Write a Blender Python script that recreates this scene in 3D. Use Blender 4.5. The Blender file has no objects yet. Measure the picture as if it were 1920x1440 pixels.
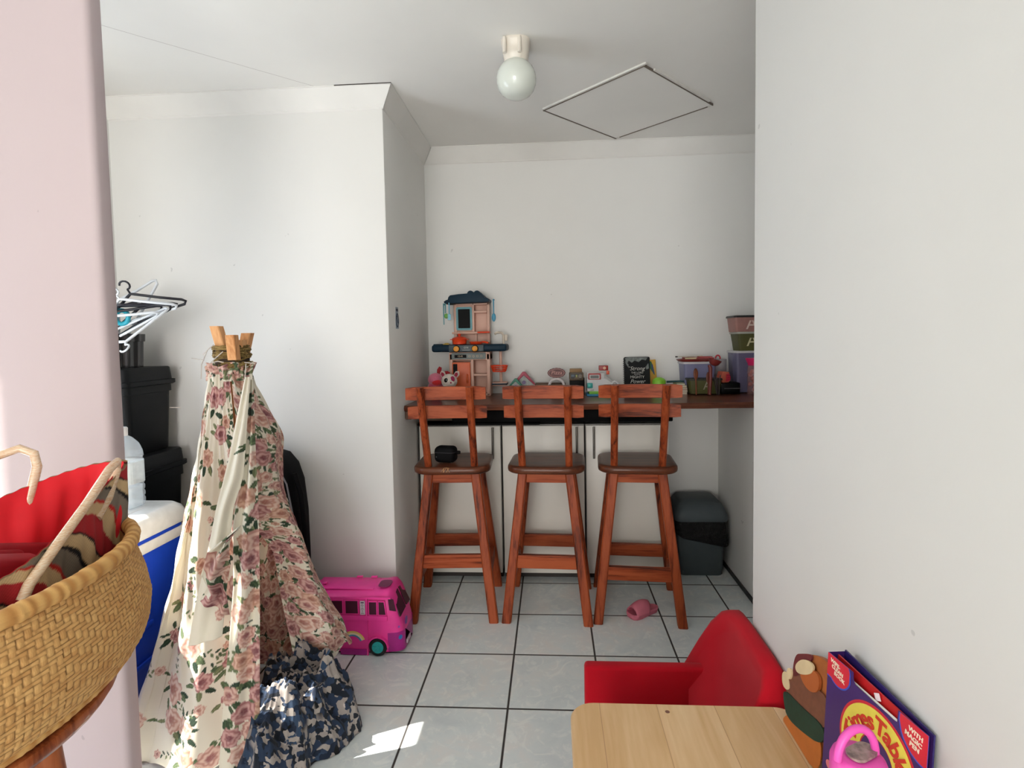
import bpy, bmesh, math, random
import numpy as np
from mathutils import Vector, Matrix
PI = math.pi
random.seed(7); np.random.seed(7)
SC = bpy.context.scene
COL = SC.collection

# ------------------------------------------------------------------ camera
cam_d = bpy.data.cameras.new('camera'); cam = bpy.data.objects.new('camera', cam_d); COL.objects.link(cam)
SC.camera = cam
CP, CY, CR = -.0517, -.0619, -.0174
_f = Vector((math.sin(CY)*math.cos(CP), math.cos(CY)*math.cos(CP), math.sin(CP)))
_R = Vector((math.cos(CY), -math.sin(CY), 0)); _U = _R.cross(_f)
_c, _s = math.cos(CR), math.sin(CR)
_R2 = _R*_c+_U*_s; _U2 = _U*_c-_R*_s
cam.matrix_world = Matrix(((_R2.x, _U2.x, -_f.x, .5425), (_R2.y, _U2.y, -_f.y, -2.713), (_R2.z, _U2.z, -_f.z, 1.4), (0, 0, 0, 1)))
cam_d.sensor_fit = 'HORIZONTAL'; cam_d.sensor_width = 36; cam_d.lens = 1025/1920*36
cam_d.shift_x = (960-971.3)/1920; cam_d.shift_y = (689.3-720)/1920
cam_d.clip_start = .02

# ------------------------------------------------------------------ light
SC.view_settings.view_transform = 'Standard'; SC.view_settings.look = 'None'
SC.view_settings.gamma = 1; SC.view_settings.use_curve_mapping = False
SC.view_settings.exposure = -0.12
SC.cycles.use_denoising = True
SC.cycles.max_bounces = 8; SC.cycles.diffuse_bounces = 5; SC.cycles.glossy_bounces = 3
SC.cycles.transparent_max_bounces = 12; SC.cycles.transmission_bounces = 8
SC.cycles.sample_clamp_indirect = 6; SC.cycles.caustics_reflective = False; SC.cycles.caustics_refractive = False
W = bpy.data.worlds.new('sky'); SC.world = W; W.use_nodes = True
W.node_tree.nodes['Background'].inputs[0].default_value = (.72, .86, 1, 1)
W.node_tree.nodes['Background'].inputs[1].default_value = 1.4
def lamp(name, kind, energy, color, loc=(0, 0, 0), direc=(0, 0, -1), size=None):
    d = bpy.data.lights.new(name, kind); d.energy = energy; d.color = color
    o = bpy.data.objects.new(name, d); COL.objects.link(o); o.location = loc
    o.rotation_euler = Vector(direc).to_track_quat('-Z', 'Y').to_euler()
    if size: d.shape = 'RECTANGLE'; d.size, d.size_y = size
    return o
sun = lamp('sun', 'SUN', 22, (1, .95, .85), direc=(1, .225, -1.25)); sun.data.angle = .009
# area lamps added as daylight fill at the unseen left door, side and rear openings
lamp('door_fill', 'AREA', 17, (.82, .91, 1), (-1.60, -1.05, 1.0), (1, 0, -.05), (.7, 1.9))
lamp('rear_fill', 'AREA', 160, (1, .955, .90), (-.45, -7.4, 1.15), (0, 1, 0), (2.0, 2.1))
lamp('side_fill', 'AREA', 4, (.92, .95, 1), (-1.60, -4.4, 1.5), (1, .1, 0), (1.2, 1.2))

# ------------------------------------------------------------------ helpers
def s2l(c):
    if isinstance(c, str): c = tuple(int(c[i:i+2], 16)/255 for i in (0, 2, 4))
    elif max(c) > 1: c = tuple(x/255 for x in c)
    return tuple((x/12.92 if x <= .04045 else ((x+.055)/1.055)**2.4) for x in c)
class NT:
    def __init__(s, m): s.t = m.node_tree; s.n = s.t.nodes; s.b = s.n['Principled BSDF']
    def new(s, k, **kw):
        nd = s.n.new(k)
        for a, b in kw.items(): setattr(nd, a, b)
        return nd
    def link(s, a, b): s.t.links.new(a, b)
    def coord(s, kind='Object', scale=None, rot=None):
        c = s.new('ShaderNodeTexCoord')
        mp = s.new('ShaderNodeMapping'); s.link(c.outputs[kind], mp.inputs[0])
        if scale: mp.inputs['Scale'].default_value = scale
        if rot: mp.inputs['Rotation'].default_value = rot
        return mp.outputs[0]
    def noise(s, vec, scale, detail=3, rough=.5, dist=0):
        x = s.new('ShaderNodeTexNoise'); s.link(vec, x.inputs['Vector'])
        x.inputs['Scale'].default_value = scale; x.inputs['Detail'].default_value = detail
        x.inputs['Roughness'].default_value = rough; x.inputs['Distortion'].default_value = dist
        return x.outputs[0]
    def ramp(s, fac, stops, const=False):
        r = s.new('ShaderNodeValToRGB'); s.link(fac, r.inputs[0])
        if const: r.color_ramp.interpolation = 'CONSTANT'
        e = r.color_ramp.elements
        while len(e) < len(stops): e.new(.5)
        for i, (p, c) in enumerate(stops): e[i].position = p; e[i].color = (*c, 1)
        return r.outputs[0]
    def math(s, op, a, b=None, c=None):
        m = s.new('ShaderNodeMath', operation=op)
        for i, x in enumerate((a, b, c)):
            if x is None: continue
            if isinstance(x, (int, float)): m.inputs[i].default_value = x
            else: s.link(x, m.inputs[i])
        return m.outputs[0]
    def mix(s, fac, a, b):
        m = s.new('ShaderNodeMix', data_type='RGBA')
        for i, x in ((0, fac), (6, a), (7, b)):
            if isinstance(x, (int, float)): m.inputs[i].default_value = x
            elif isinstance(x, tuple): m.inputs[i].default_value = (*x, 1)
            else: s.link(x, m.inputs[i])
        return m.outputs[2]
    def bump(s, h, strength=.2, dist=.002):
        b = s.new('ShaderNodeBump'); s.link(h, b.inputs['Height'])
        b.inputs['Strength'].default_value = strength; b.inputs['Distance'].default_value = dist
        s.link(b.outputs[0], s.b.inputs['Normal'])
def base_mat(name, rough=.5, metal=0, coat=0, trans=0, alpha=1, sheen=0, spec=None, ior=None):
    m = bpy.data.materials.new(name); m.use_nodes = True; t = NT(m)
    t.b.inputs['Roughness'].default_value = rough; t.b.inputs['Metallic'].default_value = metal
    t.b.inputs['Coat Weight'].default_value = coat; t.b.inputs['Transmission Weight'].default_value = trans
    t.b.inputs['Alpha'].default_value = alpha; t.b.inputs['Sheen Weight'].default_value = sheen
    if spec is not None: t.b.inputs['Specular IOR Level'].default_value = spec
    if ior: t.b.inputs['IOR'].default_value = ior
    return m, t
_pl = {}
def plain(color, rough=.5, var=.06, nscale=30, bump=.0, **kw):
    """painted / moulded surface: a colour with slight procedural unevenness"""
    key = (str(color), rough, var, nscale, bump, str(kw))
    if key in _pl: return _pl[key]
    m, t = base_mat('surface', rough, **kw)
    v = t.coord(); n = t.noise(v, nscale, 3)
    c = s2l(color); lo = tuple(x*(1-var) for x in c); hi = tuple(min(1, x*(1+var)) for x in c)
    t.link(t.ramp(n, [(.3, lo), (.7, hi)]), t.b.inputs['Base Color'])
    if bump: t.bump(t.noise(v, nscale*4, 3), bump, .001)
    _pl[key] = m; return m
def wood(name, c1, c2, c3=None, rough=.4, scale=1., axis=2, coat=.1, knots=True):
    m, t = base_mat(name, rough, coat=coat, spec=.18)
    s = [14*scale]*3; s[axis] = 1.1*scale
    v = t.coord(scale=tuple(s)); oi = t.new('ShaderNodeObjectInfo')
    add = t.new('ShaderNodeVectorMath', operation='ADD'); t.link(v, add.inputs[0])
    cmb = t.new('ShaderNodeCombineXYZ'); t.link(t.math('MULTIPLY', oi.outputs['Random'], 37.), cmb.inputs[0]); t.link(cmb.outputs[0], add.inputs[1])
    v2 = add.outputs[0]
    n1 = t.noise(v2, 1.2, 4, .55, 1.2); n2 = t.noise(v2, 9, 4, .6, .4)
    f = t.math('MULTIPLY_ADD', n2, .35, t.math('MULTIPLY', n1, .75))
    col = t.ramp(f, [(.40, s2l(c2)), (.52, s2l(c1)), (.64, s2l(c3 or c1))])
    if knots:
        vo = t.new('ShaderNodeTexVoronoi'); ks = [9*scale]*3; ks[axis] = 4*scale
        t.link(t.coord(scale=tuple(ks)), vo.inputs['Vector']); vo.inputs['Scale'].default_value = .7
        kf = t.ramp(vo.outputs[0], [(.05, (1, 1, 1)), (.13, (0, 0, 0))])
        col = t.mix(t.math('MULTIPLY', kf, .6), col, tuple(x*.35 for x in s2l(c2)))
    t.link(col, t.b.inputs['Base Color']); t.bump(f, .15, .001)
    return m
def attr_mat(name, rough=.8, sheen=0, weave=0, trans=0):
    m, t = base_mat(name, rough, sheen=sheen, spec=.3)
    a = t.new('ShaderNodeAttribute', attribute_name='Col'); col = a.outputs[0]
    t.link(col, t.b.inputs['Base Color'])
    if weave: t.bump(t.noise(t.coord(), weave, 2), .25, .001)
    if trans:
        tr = t.new('ShaderNodeBsdfTranslucent'); t.link(col, tr.inputs[0]); mx = t.new('ShaderNodeMixShader')
        mx.inputs[0].default_value = trans; t.link(t.b.outputs[0], mx.inputs[1]); t.link(tr.outputs[0], mx.inputs[2])
        t.link(mx.outputs[0], t.n['Material Output'].inputs[0])
    return m

class MB:
    def __init__(s): s.v = []; s.f = []; s.m = []
    def add(s, vs, fs, M=None, mi=0):
        k = len(s.v)
        s.v += [tuple(M @ Vector(p)) if M is not None else tuple(p) for p in vs]
        s.f += [tuple(i+k for i in f) for f in fs]; s.m += [mi]*len(fs); return s
    def box(s, c, d, r=0, M=None, mi=0, seg=2):
        bm = bmesh.new(); bmesh.ops.create_cube(bm, size=1)
        for v in bm.verts: v.co = Vector((v.co.x*d[0], v.co.y*d[1], v.co.z*d[2]))
        if r: bmesh.ops.bevel(bm, geom=bm.edges[:], offset=min(r, min(d)*.49), segments=seg, profile=.5, affect='EDGES')
        for v in bm.verts: v.co += Vector(c)
        bm.verts.index_update()
        s.add([v.co.copy() for v in bm.verts], [[v.index for v in f.verts] for f in bm.faces], M, mi); bm.free(); return s
    def loft(s, loops, M=None, mi=0, cap=True, close=True):
        n = len(loops[0]); vs = [p for l in loops for p in l]; fs = []
        for i in range(len(loops)-1):
            for j in range(n if close else n-1):
                a = i*n+j; b = i*n+(j+1) % n; fs.append((a, b, b+n, a+n))
        if cap and close: fs.append(tuple(range(n))[::-1]); fs.append(tuple(range((len(loops)-1)*n, len(loops)*n)))
        return s.add(vs, fs, M, mi)
    def tube(s, pts, r, n=10, M=None, mi=0, closed=False):
        pts = [Vector(p) for p in pts]; N = len(pts); rs = r if isinstance(r, (list, tuple)) else [r]*N
        loops = []; up = None
        for i, p in enumerate(pts):
            if closed: t = (pts[(i+1) % N]-pts[i-1])
            else: t = pts[min(i+1, N-1)]-pts[max(i-1, 0)]
            t.normalize()
            if up is None:
                up = Vector((0, 0, 1)) if abs(t.z) < .9 else Vector((1, 0, 0))
            a = t.cross(up)
            if a.length < 1e-6: a = t.orthogonal()
            a.normalize(); b = a.cross(t); up = b
            loops.append([p+(a*math.cos(2*PI*k/n)+b*math.sin(2*PI*k/n))*rs[i] for k in range(n)])
        if closed: loops.append(loops[0]); return s.loft(loops, M, mi, cap=False)
        return s.loft(loops, M, mi)
    def lathe(s, prof, n=24, c=(0, 0, 0), M=None, mi=0, sx=1, sy=1, cap=True):
        loops = [[(c[0]+r*sx*math.cos(2*PI*k/n), c[1]+r*sy*math.sin(2*PI*k/n), c[2]+z) for k in range(n)] for r, z in prof]
        return s.loft(loops, M, mi, cap=cap)
    def prism(s, poly, d, M=None, mi=0, r=0):
        """outline in x,z, thickness d along y (0..d)"""
        bm = bmesh.new(); vs = [bm.verts.new((x, 0, z)) for x, z in poly]; f = bm.faces.new(vs)
        e = bmesh.ops.extrude_face_region(bm, geom=[f])
        nv = [g for g in e['geom'] if isinstance(g, bmesh.types.BMVert)]
        for v in nv: v.co.y += d
        bmesh.ops.recalc_face_normals(bm, faces=bm.faces[:])
        if r:
            ed = [x for x in bm.edges if abs(x.verts[0].co.y-x.verts[1].co.y) < 1e-6]
            bmesh.ops.bevel(bm, geom=ed, offset=r, segments=2, profile=.5, affect='EDGES')
        bm.verts.index_update()
        s.add([v.co.copy() for v in bm.verts], [[v.index for v in f.verts] for f in bm.faces], M, mi); bm.free(); return s
    def beam(s, p0, p1, w, d, ch=.006, M=None, mi=0):
        """square post with level ends from p0 to p1, eased corners"""
        def lp(p, k=1):
            a, b = w/2*k, d/2*k; x, y, z = p
            return [(x+i, y+j, z) for i, j in ((-a+ch, -b), (a-ch, -b), (a, -b+ch), (a, b-ch), (a-ch, b), (-a+ch, b), (-a, b-ch), (-a, -b+ch))]
        return s.loft([lp(p0), lp(p1)], M, mi)
    def ball(s, c, r, n=20, m=12, M=None, mi=0):
        if not isinstance(r, (tuple, list)): r = (r, r, r)
        loops = []
        for i in range(m+1):
            a = -PI/2+PI*i/m; k = max(math.cos(a), .02)
            loops.append([(c[0]+r[0]*k*math.cos(2*PI*j/n), c[1]+r[1]*k*math.sin(2*PI*j/n), c[2]+r[2]*math.sin(a)) for j in range(n)])
        return s.loft(loops, M, mi)
    def text(s, body, size, M=None, mi=0, ext=.0004, shear=0, offset=0, space=1):
        cu = bpy.data.curves.new('t', 'FONT'); cu.body = body; cu.size = size; cu.extrude = ext; cu.align_x = 'CENTER'; cu.align_y = 'CENTER'
        cu.shear = shear; cu.offset = offset; cu.resolution_u = 3; cu.space_character = space
        o = bpy.data.objects.new('t', cu); COL.objects.link(o)
        dg = bpy.context.evaluated_depsgraph_get(); me = bpy.data.meshes.new_from_object(o.evaluated_get(dg))
        s.add([v.co.copy() for v in me.vertices], [tuple(p.vertices) for p in me.polygons], M, mi)
        bpy.data.objects.remove(o); bpy.data.curves.remove(cu); bpy.data.meshes.remove(me); return s
    def build(s, name, mats, parent=None, smooth=None, loc=None):
        me = bpy.data.meshes.new(name); me.from_pydata(s.v, [], s.f); me.update()
        mats = mats if isinstance(mats, (list, tuple)) else [mats]
        for m in mats: me.materials.append(m)
        me.polygons.foreach_set('material_index', s.m)
        bm = bmesh.new(); bm.from_mesh(me); bmesh.ops.recalc_face_normals(bm, faces=bm.faces[:]); bm.to_mesh(me); bm.free()
        if smooth is not None:
            me.polygons.foreach_set('use_smooth', [True]*len(me.polygons)); me.set_sharp_from_angle(angle=math.radians(smooth))
        o = bpy.data.objects.new(name, me); COL.objects.link(o)
        if parent: o.parent = parent
        if loc: o.location = loc
        return o
def tag(o, label=None, cat=None, group=None, kind=None):
    if label: o['label'] = label
    if cat: o['category'] = cat
    if group: o['group'] = group
    if kind: o['kind'] = kind
    return o
def thing(name, label, cat, loc=(0, 0, 0), rotz=0, group=None, rot=None):
    o = bpy.data.objects.new(name, None); COL.objects.link(o); o.location = loc; o.empty_display_size = .05
    o.rotation_euler = rot if rot else (0, 0, rotz)
    return tag(o, label, cat, group)
def struct(name, mb, mats, smooth=None): return tag(mb.build(name, mats, smooth=smooth), kind='structure')
def grid_mesh(name, P, col, mats, parent=None, wrap=False, thick=0):
    """P: (rows, cols, 3) surface; col: (rows, cols, 3) linear colour painted into the cloth or straw"""
    R_, C_ = P.shape[:2]; me = bpy.data.meshes.new(name)
    idx = np.arange(R_*C_).reshape(R_, C_)
    if wrap: a, b, c, d = idx[:-1], np.roll(idx, -1, 1)[:-1], np.roll(idx, -1, 1)[1:], idx[1:]
    else: a, b, c, d = idx[:-1, :-1], idx[:-1, 1:], idx[1:, 1:], idx[1:, :-1]
    F = np.stack([a, b, c, d], -1).reshape(-1, 4)
    me.vertices.add(R_*C_); me.vertices.foreach_set('co', P.reshape(-1).astype(np.float32))
    me.loops.add(F.size); me.loops.foreach_set('vertex_index', F.reshape(-1).astype(np.int32))
    me.polygons.add(len(F)); me.polygons.foreach_set('loop_start', np.arange(0, F.size, 4, dtype=np.int32))
    me.update(calc_edges=True); me.validate()
    me.polygons.foreach_set('use_smooth', [True]*len(me.polygons))
    if col is not None:
        ca = me.color_attributes.new('Col', 'FLOAT_COLOR', 'POINT')
        ca.data.foreach_set('color', np.concatenate([col.reshape(-1, 3), np.ones((R_*C_, 1))], 1).reshape(-1).astype(np.float32))
    for m in (mats if isinstance(mats, (list, tuple)) else [mats]): me.materials.append(m)
    o = bpy.data.objects.new(name, me); COL.objects.link(o)
    if parent: o.parent = parent
    if thick:
        md = o.modifiers.new('thickness', 'SOLIDIFY'); md.thickness = thick; md.offset = 0
        if isinstance(mats, (list, tuple)) and len(mats) > 1: md.material_offset = 1
    return o
def T(x=0, y=0, z=0): return Matrix.Translation((x, y, z))
def Rx(a): return Matrix.Rotation(a, 4, 'X')
def Ry(a): return Matrix.Rotation(a, 4, 'Y')
def Rz(a): return Matrix.Rotation(a, 4, 'Z')
FRONT = Rx(PI/2)          # flat text turned upright, facing -y
def arc(cx, cz, r, a0, a1, n=10, k=1.): return [(cx+r*math.cos(math.radians(a0+(a1-a0)*i/n)), cz+k*r*math.sin(math.radians(a0+(a1-a0)*i/n))) for i in range(n+1)]
def rrect(w, h, r, n=5, cx=0, cz=0):
    o = []
    for sx, sz, a in ((1, 1, 0), (-1, 1, 90), (-1, -1, 180), (1, -1, 270)): o += arc(cx+sx*(w/2-r), cz+sz*(h/2-r), r, a, a+90, n)
    return o
def place_copy(src, loc, rotz=0):
    r = src.copy(); COL.objects.link(r); r.location = loc; r.rotation_euler = (0, 0, rotz)
    def rec(a, b):
        for ch in list(a.children):
            c = ch.copy(); COL.objects.link(c); c.parent = b; rec(ch, c)
    rec(src, r); return r

# ------------------------------------------------------------------ the setting
H = 2.6; XL, XR, YB, YF = -.245, 1.578, .76, -.09
WX, WY = 1.122, -1.1              # near right wall
PX0, PX1, PY0, PY1 = -1.10, -.70, -1.262, -1.2
def wall_paint(name, c, stain=.04):
    m, t = base_mat(name, .75, spec=.3)
    v = t.coord(); n = t.noise(v, 1.6, 4, .55); f = t.noise(v, 55, 2)
    c = s2l(c)
    col = t.ramp(n, [(.3, tuple(x*(1-stain) for x in c)), (.7, c)])
    sp = t.ramp(t.noise(v, 17, 2), [(.765, (0, 0, 0)), (.775, (1, 1, 1))])
    col = t.mix(t.math('MULTIPLY', sp, .35), col, tuple(x*.45 for x in c))
    t.link(col, t.b.inputs['Base Color'])
    t.bump(t.math('MULTIPLY_ADD', f, .3, t.noise(v, 7, 3)), .12, .004)
    return m
paint = wall_paint('wall_paint', (232, 231, 228))
ceil_m, t = base_mat('ceiling_paint', .8, spec=.2)
v = t.coord(); n = t.noise(v, 2.2, 4)
cc = s2l((240, 238, 234)); col = t.ramp(n, [(.3, tuple(x*.95 for x in cc)), (.7, cc)])
sep = t.new('ShaderNodeSeparateXYZ'); t.link(v, sep.inputs[0])
# hairline crack across the boards
ax, ay, bx, by = -1.109, -.692, -.53, -.13
L = math.hypot(bx-ax, by-ay); nx, ny = -(by-ay)/L, (bx-ax)/L
dist = t.math('ABSOLUTE', t.math('ADD', t.math('MULTIPLY_ADD', sep.outputs[0], nx, t.math('MULTIPLY', sep.outputs[1], ny)), t.math('MULTIPLY_ADD', t.noise(v, 9, 2), .008, -(ax*nx+ay*ny)-.004)))
crack = t.math('MULTIPLY', t.math('LESS_THAN', dist, .0013), t.math('LESS_THAN', sep.outputs[0], -.52))
col = t.mix(t.math('MULTIPLY', crack, .55), col, s2l((120, 95, 95)))
t.link(col, t.b.inputs['Base Color']); t.bump(t.noise(v, 6, 3), .1, .004)

tile_m, t = base_mat('marbled_tiles', .32, spec=.45)
v = t.coord(); TS = .3571
sc_ = t.new('ShaderNodeVectorMath', operation='SCALE'); t.link(v, sc_.inputs[0]); sc_.inputs['Scale'].default_value = 1/TS
fr = t.new('ShaderNodeVectorMath', operation='FRACTION'); t.link(sc_.outputs[0], fr.inputs[0])
fl = t.new('ShaderNodeVectorMath', operation='FLOOR'); t.link(sc_.outputs[0], fl.inputs[0])
sp = t.new('ShaderNodeSeparateXYZ'); t.link(fr.outputs[0], sp.inputs[0])
def edge(o): return t.math('MINIMUM', o, t.math('SUBTRACT', 1., o))
ed = t.math('MINIMUM', edge(sp.outputs[0]), edge(sp.outputs[1]))
wn = t.new('ShaderNodeTexWhiteNoise', noise_dimensions='3D'); t.link(fl.outputs[0], wn.inputs['Vector'])
off = t.new('ShaderNodeVectorMath', operation='MULTIPLY_ADD'); t.link(wn.outputs['Color'], off.inputs[0]); off.inputs[1].default_value = (9, 9, 9); t.link(v, off.inputs[2])
mot = t.noise(off.outputs[0], 5, 5, .6, .6); vein = t.noise(off.outputs[0], 11, 5, .62, 2.2)
tc = t.ramp(mot, [(.32, s2l((208, 217, 220))), (.5, s2l((220, 228, 229))), (.68, s2l((228, 228, 226)))])
vf = t.ramp(vein, [(.52, (0, 0, 0)), (.62, (1, 1, 1))])
tc = t.mix(t.math('MULTIPLY', vf, .5), tc, s2l((240, 244, 241)))
gm = t.ramp(ed, [(.0095, (1, 1, 1)), (.0135, (0, 0, 0))])
tc = t.mix(gm, tc, s2l((52, 48, 46)))
t.link(tc, t.b.inputs['Base Color'])
t.link(t.math('MULTIPLY_ADD', gm, .5, .3), t.b.inputs['Roughness'])
t.bump(t.math('MULTIPLY_ADD', gm, -1., t.math('MULTIPLY', vein, .12)), .35, .003)

struct('floor', MB().box((-.2, -3.4, -.05), (4.7, 8.7, .1)), tile_m)
struct('ceiling', MB().box((.19, -3.4, H+.05), (3.86, 8.7, .1)), ceil_m)
struct('wall_back', MB().box((.93, YB+.06, H/2), (2.4, .12, H)), paint)
struct('wall_left', MB().box(((XL-1.74)/2, (YF+.88)/2, H/2), (XL+1.74, .88-YF, H), .008), paint, 40)
struct('wall_right', MB().box((2.06, (YB+WY)/2, H/2), (.12, YB-WY, H)), paint)
struct('wall_low_right', MB().box((XR+.06, (YB+.05)/2, .514), (.12, YB-.05, 1.028)), paint)
struct('wall_near_right', MB().box(((WX+2.12)/2, (WY-7.6)/2, H/2), (2.12-WX, 6.5, H), .007), paint, 40)
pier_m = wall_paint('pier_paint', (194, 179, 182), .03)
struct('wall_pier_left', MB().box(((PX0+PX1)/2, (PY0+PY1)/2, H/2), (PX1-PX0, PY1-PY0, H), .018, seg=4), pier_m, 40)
# outer left wall with the unseen glass-door opening (y -1.62..-.3) shaped to steer the sun, and an added side window; rear wall with a window
wl = MB()
for y0, y1, z0, z1 in ((-.86, -.09, 0, H), (-1.45, -.86, 2.24, H), (-3.8, -1.45, 0, H), (-5.0, -3.8, 0, .9), (-5.0, -3.8, 2.1, H), (-7.6, -5.0, 0, H)):
    wl.box((-1.68, (y0+y1)/2, (z0+z1)/2), (.12, y1-y0, z1-z0))
struct('wall_outer_left', wl, paint)
wr = MB()
for x0, x1, z0, z1 in ((-1.74, -1.46, 0, H), (-1.46, .56, 2.22, H), (.56, 2.12, 0, H)):
    wr.box(((x0+x1)/2, -7.66, (z0+z1)/2), (x1-x0, .12, z1-z0))
struct('wall_front', wr, paint)
fr_m = plain((235, 235, 232), .4)
fd = MB()
for a in (-1.435, -.875): fd.box((-1.70, a, 1.12), (.05, .03, 2.24))
fd.box((-1.70, -1.155, 2.225), (.05, .59, .03)); struct('window_1', fd, fr_m)
# cove cornices, mitred at the corners
cove = [(0, H-.092)]+[(.006+.05*(1-math.cos(a)), H-.086+.08*math.sin(a)) for a in np.linspace(0, PI/2, 8)]+[(.062, H-.004), (.062, H)]
def cornice(name, f):
    mb = MB(); a = [f(d, z)[0] for d, z in cove]; b = [f(d, z)[1] for d, z in cove]
    n = len(cove); mb.add(a+b, [(i, i+1, n+i+1, n+i) for i in range(n-1)]+[tuple(range(n))[::-1], tuple(range(n, 2*n))]+[(0, n, 2*n-1, n-1)])
    struct(name, mb, plain((228, 226, 222), .75, .03, 5, .05), 30)
cornice('trim_1', lambda d, z: ((-1.62, YF-d, z), (XL+d, YF-d, z)))
cornice('trim_2', lambda d, z: ((XL+d, YF-d, z), (XL+d, YB-d, z)))
cornice('trim_3', lambda d, z: ((XL+d, YB-d, z), (2.0-d, YB-d, z)))
cornice('trim_4', lambda d, z: ((2.0-d, YB-d, z), (2.0-d, WY, z)))
# dark open joint over the left cornice near the corner, and the grimy tile edge at the right alcove wall
struct('trim_5', MB().box(((-.187-.45)/2, YF-.063, H-.0015), (.27, .004, .003)), plain((60, 52, 48), .9))
struct('baseboard_right', MB().box((XR-.004, (YB+.05)/2, .012), (.008, YB-.052, .024)), plain((48, 47, 47), .6))
# ceiling hatch, square set diagonally
hm = Matrix.Translation((.955, .225, H)) @ Rz(math.radians(-43.5))
tag(MB().box((0, 0, -.004), (.61, .61, .008), .001, hm).build('ceiling_hatch', ceil_m), 'white square ceiling hatch panel set diagonally beside the globe light', 'ceiling hatch')
hf = MB()
for k in range(4):
    R_ = hm @ Rz(k*PI/2)
    hf.box((0, -.3080, -.0055), (.625 if k != 2 else .56, .0035, .011), 0, R_)
    hf.box((0.01, -.316, -.004), (.63 if k in (0, 2) else .5, .010, .008), 0, R_, 1)
struct('trim_6', hf, [plain((112, 102, 92), .9), plain((222, 220, 214), .6)])

# ------------------------------------------------------------------ counter and cupboards
pine = wood('stained_pine', (134, 58, 29), (66, 26, 13), (156, 74, 40), .45, 1.0, 2, .0)
pine_x = wood('stained_pine_rail', (142, 62, 32), (74, 29, 14), (164, 80, 45), .45, 1.0, 0, .0)

pine_y = wood('stained_pine_side', (136, 60, 32), (84, 34, 18), (154, 74, 42), .45, 1.0, 1, .0)
seat_m = wood('varnished_seat', (84, 46, 30), (54, 28, 18), (98, 54, 34), .34, .8, 0, .15, False)
counter_m = wood('counter_board', (92, 52, 38), (54, 30, 22), (112, 66, 46), .3, .7, 0, .2)
Zc = 1.058
cn = MB(); xs = np.linspace(XL+.002, 1.99, 70)
front = [(x, .135+.006*math.sin(x*9)+.003*math.sin(x*31+1), Zc) for x in xs]
fl_ = [(x, y+.006, Zc) for x, y, z in front]; fm = [(x, y-.004, Zc-.012) for x, y, z in front]; fb = [(x, y+.004, Zc-.03) for x, y, z in front]
bt = [(x, YB-.001, Zc) for x in xs]; bb = [(x, YB-.001, Zc-.03) for x in xs]
vs = bt+fl_+fm+fb+bb; n = len(xs)
cn.add(vs, [(k*n+i, k*n+i+1, ((k+1) % 5)*n+i+1, ((k+1) % 5)*n+i) for k in range(5) for i in range(n-1)]+[tuple(k*n for k in range(5)), tuple(k*n+n-1 for k in range(5))])
bc = cn.build('bar_counter', counter_m, smooth=30)
tag(bc, 'long dark varnished wooden bar counter with uneven front edge along the back wall', 'counter')
br = MB(); br.box((-.225, .165, 1.005), (.036, .05, .045), .004); br.build('bracket', plain((88, 60, 45), .7), bc)

cab_w = plain((224, 219, 210), .35, .04, 3); cab_e = plain((150, 146, 140), .4)
steel = plain((110, 106, 100), .3, .05, 60, metal=1)
def cabinet(x0, x1, side, label):
    t_ = thing('base_cabinet', label, 'cabinet', ((x0+x1)/2, .39, 0), 0, 'cream base cabinets under the counter')
    w = x1-x0
    MB().box((0, .185, .485), (w-.001, .33, .85), .001).box((0, .20, .03), (w-.01, .29, .06), 0, None, 1).build('body', [cab_e, plain((52, 46, 42), .7)], t_)
    d = MB().box((0, .009, .475), (w-.006, .018, .86), .003).build('door', cab_w, t_, 40)
    hx = (w/2-.045) if side > 0 else (-w/2+.045)
    hb = MB().tube([(hx, -.026, .72), (hx, -.026, .9)], .0062, 12)
    for z in (.745, .875): hb.tube([(hx, 0, z), (hx, -.026, z)], .0045, 8)
    hd = hb.build('door_handle', steel, d, 40); tag(hd, 'brushed steel bar handle')
    return t_
cabinet(-.233, .244, 1, 'cream base cabinet behind the left bar stool beside the alcove side wall')
cabinet(.25, .722, 1, 'cream base cabinet behind the middle bar stool with handle at its right edge')
cabinet(.728, 1.196, -1, 'cream base cabinet behind the right bar stool with handle at its left edge')
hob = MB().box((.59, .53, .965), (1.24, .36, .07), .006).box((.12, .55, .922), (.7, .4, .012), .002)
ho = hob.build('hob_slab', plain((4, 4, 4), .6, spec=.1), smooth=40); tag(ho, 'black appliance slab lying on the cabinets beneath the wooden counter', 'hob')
MB().text('AUTO', .022, T(.36, .3495, .965) @ FRONT).text('MAX 2', .022, T(.49, .3495, .965) @ FRONT).build('lettering', plain((40, 36, 30), .6), ho)
tag(MB().box((-.10, .5, .984), (.2, .25, .088), .004).build('storage_box', plain((74, 60, 44), .7)), 'low brown box in the gap under the counter, left end beside the wall', 'box')

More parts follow.
